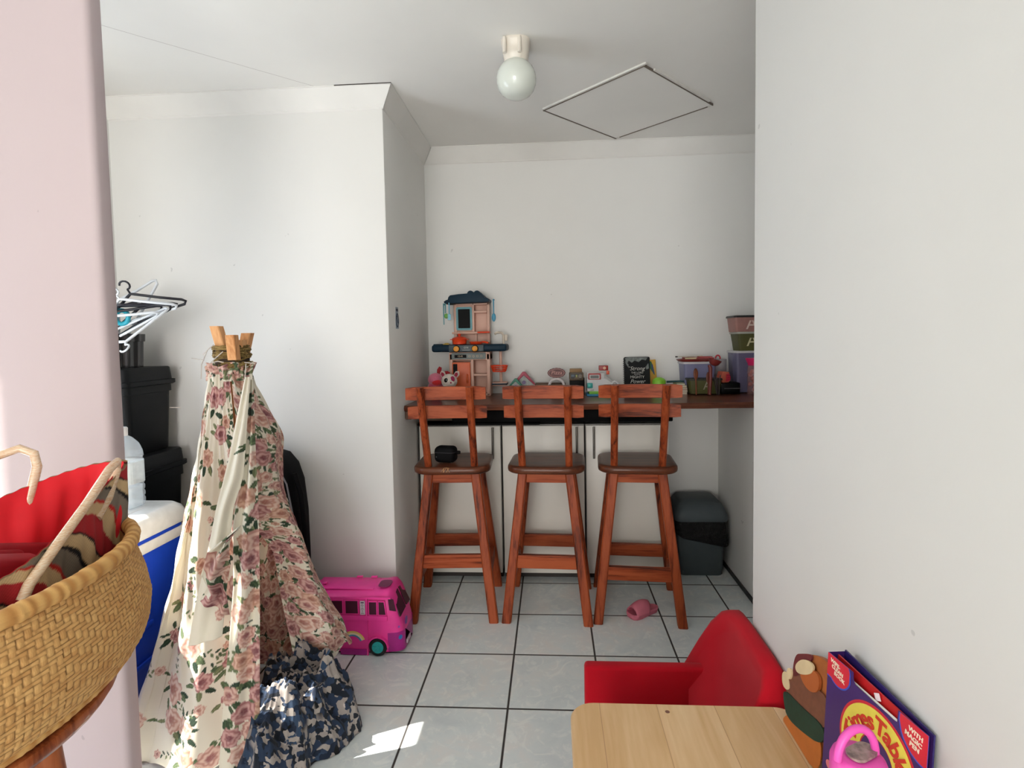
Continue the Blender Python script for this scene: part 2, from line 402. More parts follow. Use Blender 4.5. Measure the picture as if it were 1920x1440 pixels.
# ------------------------------------------------------------------ bar stools
def make_stool(label):
    S = thing('bar_stool', label, 'bar stool', group='wooden bar stools at the counter'); S.scale = (1, 1, 1.027)
    B = .202
    # rounded square seat with eased edge
    def sl(k, z):
        p = []
        for x, y in rrect(.39, .375, .085, 8): p.append((x*k, y*k+.002+.012*(x/.2)**2*0, z))
        return p
    MB().loft([sl(.955, .716), sl(.99, .721), sl(1, .732), sl(.995, .743), sl(.97, .749), sl(.90, .7505), sl(.5, .748), sl(.1, .747)]).build('seat', seat_m, S, 50)
    legs = []
    for sx in (-1, 1):
        for sy in (-1, 1):
            MB().beam((sx*B, sy*B, 0), (sx*.117, sy*.117, .717), .046, .046).build('leg', pine, S, 30)
    def at(z): return B+(.117-B)*z/.717
    for sy in (-1, 1):
        a = at(.69)
        MB().box((0, sy*a, .69), (2*a-.04, .024, .052), .003).build('apron', pine_x, S)
        MB().box((sy*a, 0, .69), (.024, 2*a-.04, .052), .003).build('apron', pine_y, S)
        z = .288 if sy < 0 else .272; a = at(z)
        MB().box((0, sy*a, z), (2*a-.036, .026, .066), .004).build('stretcher', pine_x, S)
        z = .21 ; a = at(z)
        MB().box((sy*a, 0, z), (.026, 2*a-.036, .062), .004).build('stretcher', pine_y, S)
    for sx in (-1, 1):
        p0 = (sx*.116, -.14, .747); p1 = (sx*.116, -.315, 1.150)
        MB().beam(p0, p1, .034, .036, .009).build('back_post', pine, S, 30)
    def rail(zc, yc, w, name):
        mb = MB(); lp = []
        for i in range(13):
            x = -w/2+w*i/12; yb = yc+.028+(1-(2*x/w)**2)*.022
            e = .004 if i in (0, 12) else 0
            lp.append([(x, yb-.011, zc-.029+e*.6), (x, yb-.011, zc+.029-e*.6), (x, yb-.006, zc+.031-e), (x, yb+.008, zc+.031-e), (x, yb+.011, zc+.026-e), (x, yb+.011, zc-.026+e), (x, yb+.007, zc-.031+e), (x, yb-.006, zc-.031+e)])
        mb.loft(lp).build(name, pine_x, S, 35)
    rail(1.119, -.303, .380, 'back_rail'); rail(1.026, -.26, .380, 'back_rail')
    return S
st = make_stool('orange-brown pine bar stool, leftmost of three, with a small black pouch on its seat')
st.location = (.026, .119, 0); st.rotation_euler.z = .045
s2 = place_copy(st, (.512, .119, 0), -.05); s2['label'] = 'orange-brown pine bar stool in the middle of the three at the counter'
s3 = place_copy(st, (.969, .117, 0), -.075); s3['label'] = 'orange-brown pine bar stool, rightmost of three, beside the grey bin'
for c_ in s3.children:
    if c_.name.startswith('stretcher'): c_.location.z -= .052; c_.scale = (1.045, 1.045, 1)
# pouch on the left stool
pc = thing('zip_pouch', 'small black padded zip pouch lying on the leftmost bar stool seat', 'pouch', (-.012, .07, .7710), math.radians(-12))
blk = plain((9, 8, 10), .7, .1, 60, .1, spec=.15)
pb = MB().box((0, 0, .042), (.112, .075, .084), .024, seg=4).build('body', blk, pc, 60)
MB().tube([(x*.958, y*.97, .054) for x, y in rrect(.115, .077, .022, 5)], .0022, 6, closed=True).build('zip', plain((48, 44, 48), .5), pc)
MB().box((.064, .01, .05), (.022, .02, .018), .006).build('strap', blk, pc, 40)
MB().box((-.038, -.0385, .032), (.006, .003, .006), .001).build('zip_pull', steel, pc)
sk = MB()
for k in range(7):
    a = random.uniform(-.022, .022); b = a+random.uniform(-.018, .018)
    sk.tube([(a*.4, .006, .001), (a, -.003, .0015), (a+(b-a)*.5, -.007, -.008), (b, -.0075, -.019)], .0011, 5)
tag(sk.build('straw_tuft', plain((176, 130, 88), .8), loc=(.024, -.0740, .7712)), 'little tuft of pale straw hanging over the edge of the leftmost bar stool seat', 'straw')

# ------------------------------------------------------------------ grey bin with bag
bn = thing('pedal_bin', 'grey plastic bin with domed flap lid under the right end of the counter', 'bin', (1.40, .60, 0))
gp = plain((76, 84, 88), .5, .05, 20, spec=.3)
def rl(w, d, z, r=.03): return [(x, y, z) for x, y in rrect(w, d, r, 5)]
MB().loft([rl(.245, .235, 0), rl(.25, .24, .004), rl(.25, .24, .03), rl(.256, .246, .034), rl(.275, .262, .33)]).build('body', gp, bn, 40)
lb = MB().loft([rl(.30, .285, .325, .035), rl(.305, .29, .33, .035), rl(.305, .29, .358, .035), rl(.285, .27, .385, .04), rl(.25, .235, .42, .045), rl(.18, .16, .437, .045)]).build('lid', gp, bn, 40)
MB().loft([[(x, y*.96+.004, z+(.006 if True else 0)+(.0 if y < 0 else 0)) for x, y in rrect(w, d, .03, 5)] for w, d, z in ((.255, .235, .39), (.245, .225, .413), (.215, .19, .432), (.12, .10, .44))]).build('flap', plain((70, 77, 80), .5, .05, 20, spec=.3), lb, 40)
# bin bag folded over the rim
n1, n2 = 120, 14; P = np.zeros((n2, n1, 3)); 
rr = rrect(.29, .275, .04, 29)[:120]
rng = np.random.RandomState(3); ph = rng.rand(8)*6.28
for i in range(n2):
    tt = i/(n2-1)
    for j in range(n1):
        x, y = rr[j]; a = math.atan2(y, x); w = .5+.5*math.sin(7*a+ph[0]+3*tt)*math.sin(3*a+ph[1])
        k = 1+.03*math.sin(PI*tt)+tt*(.05*w+.02*math.sin(17*a+ph[2]+5*tt)); 
        ex = .05*tt*max(0, math.cos(a-.15))**6
        P[i, j] = (x*k+ex, y*k, .335-(.115+.03*math.sin(2*a+ph[3])+.02*math.sin(5*a+ph[4])-.012*math.cos(a))*tt)
bg = grid_mesh('bin_bag', P, None, base_mat('bin_bag_plastic', .3, spec=.3)[0], None, True, .002)
bg.data.materials[0].node_tree.nodes['Principled BSDF'].inputs['Base Color'].default_value = (.002, .002, .0025, 1)
NT(bg.data.materials[0]).bump(NT(bg.data.materials[0]).noise(NT(bg.data.materials[0]).coord(), 40, 4, .6, 1.5), .8, .012)
bg.location = (1.40, .60, 0); tag(bg, 'black plastic bag folded out over the rim of the grey bin', 'bin bag')

# ------------------------------------------------------------------ ceiling light
cl = thing('ceiling_light', 'white opal glass globe light on a small ceramic base on the ceiling', 'ceiling light', (.415, -.437, H))
MB().loft([[(x, y, z) for x, y in rrect(w, w, w*.36, 6)] for w, z in ((.118, 0), (.118, -.012), (.108, -.02), (.104, -.05), (.094, -.078), (.088, -.082))]).build('base', plain((222, 214, 202), .3, .04, 12), cl, 50)
for k in (-1, 1): MB().tube([(k*.03-.012, -.058, -.006), (k*.03-.012, -.0585, -.066)], .008, 10).build('rib', plain((222, 214, 202), .3, .04, 12), cl, 50)
gm_, t = base_mat('opal_glass', .08, coat=.3); t.b.inputs['Base Color'].default_value = (*s2l((214, 219, 211)), 1); t.b.inputs['Subsurface Weight'].default_value = .0
MB().lathe([(.001, -.222), (.02, -.2205), (.04, -.215), (.058, -.204), (.071, -.188), (.079, -.167), (.081, -.146), (.078, -.124), (.069, -.103), (.056, -.087), (.047, -.080), (.046, -.07)], 40).build('globe', gm_, cl, 60)

# ------------------------------------------------------------------ toy kitchen
K = thing('toy_kitchen', 'pink plastic toy kitchen with dark blue roof and worktop in the corner of the counter', 'toy kitchen', (.041, .62, Zc))
def kx(u): return (u-881.5)/313
def kz(v): return (741-v)/311
pk = plain((205, 164, 146), .5, .03, 10); nav = plain((16, 42, 58), .55, .05, 20, spec=.2); tur = plain((70, 138, 148), .45, .05, 20)
orn = plain((214, 96, 50), .45, .04, 20); red_o = plain((222, 68, 30), .4, .05, 20); blackp = plain((8, 9, 10), .6, spec=.15); amb = plain((226, 150, 50), .4)
def panel(mb, u0, u1, v0, v1, y0, y1, r=.004, mi=0): mb.box(((kx(u0)+kx(u1))/2, (y0+y1)/2, (kz(v0)+kz(v1))/2), (kx(u1)-kx(u0), y1-y0, abs(kz(v1)-kz(v0))), r, None, mi); return mb
b = MB(); panel(b, 842, 921, 657, 673, -.02, .10, .006); panel(b, 842, 849, 660, 741, -.02, .10, .004); panel(b, 884, 889, 672, 741, -.02, .10, .003); panel(b, 914, 921, 660, 741, -.02, .10, .004)
panel(b, 849, 915, 670, 741, .06, .10); panel(b, 885, 918, 699, 703, -.018, .06, .003); panel(b, 845, 920, 736, 741, -.02, .10, .003); panel(b, 848, 887, 676, 741, -.012, .06, .002)
b.build('body', pk, K, 40)
od = MB().box((kx(865.5), -.02, (kz(675)+kz(733))/2), (.112, .014, .178), .005).build('oven_door', orn, K, 40)
MB().box((kx(854), -.028, kz(689)), (.026, .004, .062), .002).build('display', blackp, od)
MB().tube([(kx(877), -.027, kz(700)), (kx(877), -.04, kz(703)), (kx(877), -.04, kz(712)), (kx(877), -.027, kz(715))], .006, 10).build('door_handle', orn, od, 50)
cpn = MB(); panel(cpn, 847, 913, 658.5, 671, -.026, -.015, .004); cp_ = cpn.build('control_panel', plain((120, 128, 126), .5, .15, 18), K, 40)
x = MB(); panel(x, 853, 876, 662, 668, -.028, -.025, .001); x.build('display', blackp, cp_)
MB().text('12:45', .015, T(kx(864), -.0285, kz(665)) @ FRONT).build('display_digits', plain((205, 180, 150), .5), cp_)
x = MB()
for k in range(4): x.tube([(kx(882+k*7.5)+.006*math.cos(a), -.0265, kz(665)+.006*math.sin(a)) for a in np.linspace(0, 2*PI, 9)[:-1]], .0012, 5, closed=True)
x.build('printed_markings', plain((205, 180, 150), .5), cp_)
wt = MB().box(((kx(811)+kx(954))/2, .035, kz(649.5)), (kx(954)-kx(811), .19, .044), .014, seg=3); wt.box((kx(812)+.025, .06, kz(643)), (.06, .12, .012), .005)
wk = wt.build('worktop', nav, K, 45)
x = MB(); panel(x, 845, 911, 643.5, 656, -.072, -.055, .004); x2 = x.build('hob_panel', plain((60, 72, 78), .5), wk, 40)
for u in (860, 895):
    MB().lathe([(.021, 0), (.021, .006), (.019, .007)], 20, M=T(kx(u), -.073, kz(650.5)) @ Rx(PI/2)).build('knob_ring', blackp, wk, 40)
    MB().lathe([(.0165, 0), (.0165, .012), (.014, .014)], 20, M=T(kx(u), -.078, kz(650.5)) @ Rx(PI/2)).box((kx(u), -.093, kz(650.5)), (.007, .01, .03), .002).build('knob', amb, wk, 40)
MB().text('ON', .016, T(kx(878), -.0735, kz(648.5)) @ FRONT, space=1.3).box((kx(878), -.073, kz(653)), (.045, .001, .002)).build('lettering', plain((185, 190, 180), .5), wk)
# upper unit
b = MB(); panel(b, 849, 855, 563, 640, .05, .10, .003); panel(b, 884.5, 889.5, 563, 622, .05, .10, .003); panel(b, 914, 919, 563, 640, .05, .10, .003)
panel(b, 849, 919, 563, 567, .05, .10, .003); panel(b, 846, 920, 618.5, 622.5, .03, .10, .003); panel(b, 853, 887, 565, 619, .062, .10, .002); panel(b, 887, 916, 565, 619, .09, .10, .002)
panel(b, 889, 914, 578, 582.5, .045, .10, .003); panel(b, 889, 893, 622, 641, .07, .09, .002); panel(b, 849, 919, 622, 643, .09, .10, .002)
b.build('upper_unit', pk, K, 40)
wf = MB().prism([(kx(869.5)+x, kz(593)+z) for x, z in rrect(.1, .144, .01, 3)], .012, T(0, .048, 0)).build('window_frame', tur, K, 40)
MB().box((kx(869.5), .0465, kz(593)), (.074, .006, .118), .004).build('pane', blackp, wf)
# scalloped roof
pr_ = [(-.144, .0), (-.150, .012), (-.135, .022), (-.125, .024), (-.12, .04), (-.11, .05), (-.06, .056), (-.03, .058)]
pr_ += arc(.015, .056, .020, 170, 20, 8)+arc(.055, .056, .020, 160, 20, 8)+[(.082, .058), (.098, .042), (.1, .033), (.118, .03), (.128, .02), (.125, .010), (.11, .004)]
MB().prism(pr_, .15, T(.0, -.03, kz(565)+.0) , r=.004).build('roof', nav, K, 40)
# side post with basket and tap
sp_ = MB().tube([(kx(940), .03, kz(657)), (kx(940), .03, kz(716))], .009, 12).box((kx(938), .03, kz(719)), (.09, .1, .022), .006)
sp_.build('side_post', [pk], K, 40)
MB().box((kx(938), .03, kz(719)), (.094, .104, .012), .005).build('post_foot', nav, K, 40)
bk = MB(); 
for w, z in ((1, 0), (.93, .012), (.86, .024), (.8, .034)):
    bk.tube([(kx(938)+x*w, .0+y*w, kz(684)-z) for x, y in rrect(.098, .08, .02, 4)], .0035 if z == 0 else .002, 6, closed=True)
for x, y in rrect(.098, .08, .02, 4): bk.tube([(kx(938)+x, y, kz(684)), (kx(938)+x*.8, y*.8, kz(684)-.034)], .002, 5)
bk.box((kx(938), 0, kz(684)-.036), (.075, .06, .004), .001).build('wire_basket', red_o, K, 50)
MB().tube([(kx(946), .03, kz(645)), (kx(946), .03, kz(626)), (kx(943), .028, kz(621.5)), (kx(937), .02, kz(621)), (kx(932), .01, kz(622)), (kx(930.5), .005, kz(624))], .0075, 12).box((kx(951), .03, kz(631)), (.018, .012, .04), .004).build('tap', plain((205, 192, 176), .4), K, 50)
# orange shelf on upper unit
MB().box((kx(909), .02, kz(620)), (.075, .08, .01), .004).tube([(kx(900)+k*.013, -.022, kz(620.5)) for k in range(5)], .004, 6).build('hanging_shelf', red_o, K, 40)
# hooks + utensils (hung from the roof: things of their own)
for u, v in ((835.5, 567), (846, 566), (930.5, 560)): MB().ball((kx(u), -.036, kz(v)), .006, 10, 6).build('hook', nav, K, 50)
def utensil(u, v0, v1, kind, label, m):
    t_ = thing('toy_utensil', label, 'toy utensil', (.041+kx(u), .575, Zc+kz(v0)), 0, 'toy utensils hanging from the toy kitchen roof')
    L_ = (v1-v0)/311
    MB().tube([(0, 0, .004), (0, 0, -L_*.62)], [.0042, .0036], 8).build('handle', m, t_, 50)
    if kind == 'spoon': MB().ball((0, .002, -L_*.82), (.0125, .005, L_*.2), 14, 8).build('bowl', m, t_, 50)
    elif kind == 'knife': MB().box((0, 0, -L_*.82), (.006, .003, L_*.4), .001).build('blade', m, t_)
    elif kind == 'green': MB().ball((.004, .002, -L_*.8), (.014, .005, L_*.17), 14, 8).build('bowl', plain((104, 160, 70), .5), t_, 50)
    else: MB().box((0, 0, -L_*.8), (.02, .003, L_*.36), .004).build('blade', m, t_)
lbl = plain((110, 176, 200), .4)
utensil(835.5, 566, 604, 'knife', 'thin turquoise toy knife hanging at the far left of the toy kitchen roof', tur)
utensil(839, 566, 594, 'green', 'toy ladle with green bowl hanging beside the toy knife', tur)
utensil(846, 565, 597, 'spatula', 'pale blue toy spatula hanging left of the toy kitchen window', lbl)
utensil(930.5, 560, 600, 'spoon', 'blue toy spoon hanging alone at the right end of the toy roof', plain((52, 136, 168), .4))
# pot and pan on the toy worktop
zt = Zc+kz(649.5)+.022
pt = thing('toy_pot', 'small red-orange toy cooking pot with lid on the toy kitchen worktop', 'toy pot', (.041+kx(863), .60, zt))
MB().lathe([(.034, 0), (.042, .004), (.045, .03), (.048, .032), (.045, .036)], 24).build('body', red_o, pt, 50)
MB().lathe([(.046, .036), (.04, .042), (.02, .048), (.006, .05), (.006, .056), (.011, .06), (.008, .066), (.001, .067)], 24).build('lid', red_o, pt, 50)
for k in (-1, 1): MB().box((k*.05, 0, .031), (.014, .022, .005), .002).build('grip', red_o, pt, 40)
pn = thing('toy_pan', 'flat red-orange toy frying pan right of the pot on the worktop', 'toy pan', (.041+kx(895), .60, zt))
MB().lathe([(.03, 0), (.036, .003), (.043, .016), (.04, .017), (.033, .006), (.001, .005)], 24).build('body', red_o, pn, 50)
MB().tube([(.036, -.012, .014), (.055, -.02, .013), (.078, -.03, .008)], [.005, .006, .005], 8).build('handle', red_o, pn, 50)
tag(MB().box((0, 0, .003), (.04, .04, .006), .002).lathe([(.012, .006), (.014, .01), (.001, .011)], 12).build('toy_plate', plain((190, 160, 60), .5), loc=(.041+kx(840)-.01, .62, zt)), 'small mustard yellow toy dish left of the orange pot', 'toy dish')

# ------------------------------------------------------------------ plush toys
fur_m = lambda c: plain(c, .95, .1, 120, .5, sheen=.4)
p = thing('plush_toy', 'pink round plush toy with red ears in the left corner of the counter', 'plush toy', (-.155, .52, Zc), .15)
MB().ball((0, 0, .052), (.05, .045, .055), 24, 14).build('body', fur_m((168, 66, 92)), p, 60)
MB().ball((.0, -.004, .11), (.045, .042, .04), 24, 14).build('head', fur_m((206, 110, 134)), p, 60)
MB().ball((.01, -.038, .094), (.03, .012, .018), 18, 10).build('collar', fur_m((188, 30, 36)), p, 60)
MB().prism([(-.012, 0), (.016, -.002), (.012, .045), (-.004, .05), (-.014, .03)], .012, T(.02, .0, .138) @ Ry(.15), r=.003).build('ear', fur_m((150, 28, 36)), p, 50)
MB().prism([(-.02, 0), (.01, -.01), (.03, .03), (.012, .036), (-.005, .03)], .012, T(.052, .005, .128) @ Ry(.3), r=.003).build('ear', fur_m((176, 32, 38)), p, 50)
p = thing('plush_toy', 'white plush puppy with black eye and a dark pink eye patch, beside the toy kitchen', 'plush toy', (-.055, .46, Zc), -.15)
wf_ = fur_m((208, 196, 186))
MB().ball((-.01, .02, .035), (.045, .05, .04), 24, 14).build('body', wf_, p, 60)
hd = MB().ball((0, -.015, .105), (.047, .042, .043), 26, 16).ball((.022, -.052, .094), (.022, .018, .016), 18, 10).build('head', wf_, p, 60)
MB().ball((-.006, -.053, .112), (.0125, .006, .0135), 16, 10).build('eye', plain((8, 8, 8), .15), hd, 60)
MB().ball((.029, -.042, .118), (.014, .008, .018), 16, 10).build('eye_patch', fur_m((150, 34, 76)), hd, 60)
MB().ball((.028, -.0695, .1), (.006, .003, .005), 10, 8).build('nose', plain((150, 50, 70), .4), hd, 60)
for sx, a in ((-1, -.5), (1, .3)):
    MB().prism([(-.014, 0), (.014, 0), (.018, .022), (.006, .04), (-.012, .03)], .01, T(sx*.034, -.012, .13) @ Ry(sx*.5), r=.003).build('ear', fur_m((196, 178, 170)), hd, 50)
    MB().prism([(-.008, .004), (.009, .004), (.011, .02), (.002, .03), (-.008, .022)], .002, T(sx*.034, -.0145, .13) @ Ry(sx*.5)).build('inner_ear', fur_m((150, 34, 60)), hd)
for sx in (-1, 1): MB().ball((sx*.032, -.03, .012), (.016, .022, .012), 14, 8).build('paw', wf_, p, 60)

# ------------------------------------------------------------------ toys along the counter
def cx(u): return .041+(u-881.5)/313
def house(u0, u1, v0, roof_c, label, y):
    w = (u1-u0)/313; h = (741-v0)/311
    t_ = thing('toy_house', label, 'toy house', ((cx(u0)+cx(u1))/2, y, Zc), 0)
    MB().prism([(-w*.43, 0), (w*.43, 0), (w*.43, h*.5), (0, h*.88), (-w*.43, h*.5)], .03, r=.002).build('wall', plain((170, 176, 172), .6, .25, 60), t_)
    MB().prism([(-w*.5, h*.44), (-w*.46, h*.40), (0, h*.82), (w*.46, h*.40), (w*.5, h*.44), (w*.06, h*.97), (-w*.06, h*.97)], .045, T(0, -.008, 0), r=.003).build('roof', plain(roof_c, .45), t_, 40)
    MB().lathe([(.012, 0), (.012, .004)], 14, M=T(0, -.001, h*.52) @ Rx(PI/2)).build('window_disc', plain((128, 110, 150), .5, .3, 90), t_, 40)
house(962, 1006, 696, (170, 62, 84), 'toy house with a pinkish red roof behind the middle bar stool', .66)
house(953, 985, 708, (40, 120, 98), 'small toy house with a green roof, in front of the red-roofed one', .60)
tag(MB().box((0, 0, .034), (.19, .09, .068), .006).box((0, -.046, .06), (.18, .002, .006), 0, None, 1).build('wooden_box', [wood('dark_box', (82, 54, 38), (50, 32, 24), None, .5, 1, 0), plain((110, 90, 70), .5)], loc=(cx(1035), .69, Zc)), 'low dark brown wooden box behind the white arch toy oven', 'box')
# pizza oven toy
o_ = thing('toy_pizza_oven', 'white arched toy oven with an oval dark red sign on top', 'toy oven', (cx(1047), .58, Zc))
ar = [(x, z) for x, z in arc(0, .055, .052, 180, 0, 16)]; outer = [(-.052, 0)]+ar+[(.052, 0)]; inner = [(.036, 0)]+[(x, z) for x, z in arc(0, .055, .037, 0, 180, 16)]+[(-.036, 0)]
MB().prism(outer+inner, .08, r=.002).build('arch', plain((206, 198, 198), .4), o_, 40)
MB().box((0, .04, .012), (.07, .078, .018), .003).build('oven_floor', plain((92, 66, 56), .6), o_)
MB().lathe([(.0055, 0), (.0055, .003)], 12, M=T(-.042, 0, .062) @ Rx(PI/2)).build('screw', plain((90, 80, 76), .4), o_)
sg = MB().prism([(.054*math.cos(a)*(1+.02*math.cos(16*a)), .136+.030*math.sin(a)*(1+.03*math.cos(16*a))) for a in np.linspace(0, 2*PI, 65)[:-1]], .007, T(0, .0, 0)).build('sign', plain((92, 24, 26), .4), o_, 40)
MB().tube([(.046*math.cos(a), -.0005, .136+.0235*math.sin(a)) for a in np.linspace(0, 2*PI, 41)[:-1]], .0012, 5, closed=True).text('Pizza', .033, T(0, -.0008, .137) @ FRONT, shear=.2).build('sign_lettering', plain((214, 160, 150), .5), sg)
# radio-like coffee machine toy
r_ = thing('toy_coffee_machine', 'brown and black boxy toy machine with a round dial right of the arch oven', 'toy machine', (cx(1084), .56, Zc))
MB().box((.004, .03, .055), (.088, .08, .11), .006).build('body', plain((7, 6, 6), .5, spec=.15), r_, 40)
MB().box((0, .018, .115), (.086, .07, .05), .009).build('front_panel', plain((98, 82, 62), .5), r_, 40)
MB().box((-.002, .03, .147), (.072, .05, .026), .003).build('top_hopper', plain((140, 106, 66), .55), r_, 40)
f_ = MB().prism([(-.034, .132), (.034, .132), (.034, .108), (.022, .098), (.008, .112), (-.008, .112), (-.016, .102), (-.034, .104)], .003, T(0, -.019, 0)).build('dial_panel', plain((26, 26, 26), .4), r_)
MB().lathe([(.012, 0), (.012, .004), (.008, .0045), (.008, .003)], 18, M=T(.022, -.019, .117) @ Rx(PI/2)).build('dial', plain((104, 92, 76), .4), r_, 40)
MB().box((0, -.0205, .119), (.010, .003, .014), .001).build('button', plain((150, 156, 90), .5), r_)
MB().box((-.022, -.0205, .12), (.02, .003, .013), .001).build('screen', plain((70, 88, 100), .3), r_)
# toy till
c_ = thing('toy_cash_register', 'white toy cash register with red screen frame and green and blue base', 'toy till', (cx(1128), .55, Zc))
wh = plain((206, 204, 204), .4); rd = plain((150, 40, 36), .4); grn = plain((112, 176, 44), .45); tq = plain((46, 158, 150), .4)
MB().box((.012, .03, .006), (.19, .15, .012), .005).build('base', plain((38, 132, 176), .4), c_, 40)
MB().box((.014, .03, .02), (.165, .13, .018), .004).build('drawer', grn, c_, 40)
bd = MB().add([(-.078, -.03, .028), (.085, -.03, .028), (.085, .09, .028), (-.078, .09, .028), (-.08, .0, .1), (.03, .0, .1), (.03, .06, .12), (-.08, .06, .12), (.085, .02, .062), (.085, .08, .075)],
    [(0, 3, 2, 1), (0, 1, 8, 5, 4), (4, 5, 6, 7), (0, 4, 7, 3), (5, 8, 9, 6), (1, 2, 9, 8), (3, 7, 6, 9, 2)]).box((-.025, .03, .11), (.105, .05, .05), .006).build('body', wh, c_, 40)
MB().prism(rrect(.076, .042, .008, 3), .006, T(-.034, -.002, .112)).build('screen_frame', rd, c_, 40)
MB().box((-.034, -.0035, .112), (.058, .003, .023), .001).box((-.034, -.0045, .112), (.05, .003, .017), .001, None, 1).build('screen', [wh, plain((96, 100, 98), .2)], c_)
MB().box((.022, .03, .162), (.056, .02, .03), .003).build('card_sign', rd, c_, 40)
MB().lathe([(.009, 0), (.009, .003)], 14, M=T(.027, .019, .162) @ Rx(PI/2)).build('sign_disc', plain((214, 170, 140), .4), c_)
MB().box((.045, .0, .136), (.018, .01, .022), .003).build('card_slot', plain((206, 78, 40), .4), c_, 40)
MB().box((-.063, -.019, .062), (.032, .02, .03), .003, ).build('key_block', tq, c_, 40)
MB().box((-.066, -.03, .062), (.013, .006, .013), .002).build('key', plain((92, 200, 190), .4), c_, 40)
MB().tube([(.07, .0, .072), (.085, .0, .082), (.1, .0, .074), (.104, 0, .06)], .007, 8).build('scanner', wh, c_, 50)
MB().text('cash', .012, T(-.05, -.0312, .036) @ FRONT, ).build('lettering', plain((90, 90, 90), .5), c_)
# spiral notebook
lean = Rx(math.radians(-9))
nb = thing('spiral_notebook', 'black spiral notebook with white lettering leaning on the wall at the counter back', 'notebook', (cx(1199)+.012, .68, Zc), 0)
nb.rotation_euler = (math.radians(-7), 0, 0)
W_, H_ = .158, .222
MB().prism([(x, z+H_/2) for x, z in rrect(W_, H_, .008, 4)], .012).build('cover', plain((16, 19, 21), .5, .15, 14, spec=.2), nb, 30)
MB().prism([(-.073, .216), (-.055, .219), (.0, .219), (.066, .218), (.055, .2), (.03, .206), (.012, .19), (-.015, .2), (-.03, .186), (-.05, .2), (-.062, .17)], .0012, T(0, -.0016, 0)).prism([(.052, .16), (.07, .182), (.072, .15), (.058, .143)], .0012, T(0, -.0016, 0)).prism([(-.073, .198), (-.05, .175), (-.048, .15), (-.066, .178)], .0012, T(0, -.0016, 0)).build('marbling', plain((108, 114, 112), .4, .5, 60), nb)
MB().box((-.002, -.002, .105), (.098, .002, .165), .0).build('title_panel', plain((12, 15, 18), .5, spec=.2), nb)
tx = MB(); TX = lambda b_, s_, z_, sh=0, sx=0: tx.text(b_, s_, T(sx, -.0036, z_) @ FRONT, shear=sh)
TX('Strong', .034, .150, .35); TX('BE', .008, .160, 0, -.045); TX('THE LORD', .0155, .124); TX('AND IN HIS', .0075, .113); TX('MIGHTY', .0235, .097); TX('Power', .034, .070, .35)
tx.build('lettering', plain((196, 196, 190), .5), nb)
co = MB()
for k in range(16):
    z = .012+k*.0132; co.tube([(-.077+.007*math.cos(a), .006+.010*math.sin(a), z) for a in np.linspace(0, 2*PI, 11)[:-1]], .0012, 5, closed=True)
co.build('spiral_binding', plain((70, 66, 64), .35, metal=.6), nb, 50)
# crayon box
y_ = thing('crayon_box', 'yellow and green crayon box leaning behind the black notebook', 'crayon box', (cx(1232), .735, Zc), 0); y_.rotation_euler = (math.radians(-4), math.radians(-3), 0)
MB().box((0, 0, .1), (.075, .02, .2), .002).build('box', plain((206, 158, 44), .5), y_)
MB().prism([(-.036, .14), (-.02, .192), (.01, .19), (.02, .16), (.028, .1), (.012, .125), (-.01, .165)], .001, T(0, -.011, 0)).build('green_print', plain((40, 104, 56), .5), y_)
MB().prism([(.008, .168), (.018, .172), (.026, .115), (.018, .11)], .001, T(0, -.0122, 0)).build('blue_print', plain((50, 70, 110), .5), y_)
MB().text('CRAYONS', .018, T(-.022, -.011, .075) @ Ry(-PI/2) @ FRONT).build('lettering', plain((150, 84, 30), .5), y_)
tag(MB().lathe([(.04, 0), (.04, .077), (.036, .084), (.028, .092), (.014, .098), (.001, .100)], 24).build('plastic_tub', plain((134, 196, 52), .4), loc=(cx(1240), .62, Zc), smooth=50), 'lime green domed plastic tub right of the black notebook', 'tub')
tag(MB().box((0, 0, .009), (.085, .06, .018), .005).box((.045, .02, .014), (.04, .05, .012), .003, None, 1).build('plastic_case', [plain((92, 170, 186), .3), plain((30, 40, 42), .4)], loc=(cx(1236), .55, Zc)), 'small turquoise plastic case lying on the counter below the green tub', 'case')
cb = MB().tube([(0, 0, .003), (.02, -.006, .003), (.035, -.02, .003), (.05, -.022, .003), (.06, -.012, .003), (.075, -.015, .003)], .0022, 6); cb.tube([(-.02, .01, .003), (.01, .005, .007), (.04, -.004, .005), (.07, -.006, .003)], .0022, 6)
tag(cb.build('cable', plain((206, 200, 196), .4), loc=(cx(1166), .56, Zc)), 'white cable lying loose on the counter behind the right bar stool', 'cable')
tag(MB().lathe([(.02, 0), (.02, .012), (.017, .014)], 18).lathe([(.008, .014), (.008, .02)], 12).build('brass_lid', plain((180, 140, 90), .3, metal=.7), loc=(cx(986), .53, Zc), smooth=40), 'small brassy round lid on the counter behind the middle bar stool', 'lid')
# stack of books
z0 = Zc
for k, (w, h, c, dx, lb_) in enumerate(((.118, .014, (188, 160, 140), -.012, 'book at the bottom of the stack on the counter'), (.10, .013, (196, 176, 160), .0, 'pale book second from the bottom of the stack'), (.062, .013, (140, 66, 50), .016, 'reddish brown book in the middle of the counter stack'), (.060, .014, (190, 180, 140), .012, 'cream book second from the top of the stack'), (.05, .012, (150, 160, 120), .008, 'greenish book on top of the counter stack'))):
    t_ = thing('book', lb_, 'book', (cx(1273)+dx, .60, z0), random.uniform(-.06, .06), 'books stacked on the counter')
    cm = plain(c, .6)
    MB().box((0, 0, .001), (w, .09, .002)).box((0, 0, h-.001), (w, .09, .002)).box((-w/2+.001, 0, h/2), (.002, .09, h)).build('cover', cm, t_)
    MB().box((.001, 0, h/2), (w-.004, .086, h-.004)).build('pages', plain((214, 204, 184), .8, .1, 200), t_)
    z0 += h
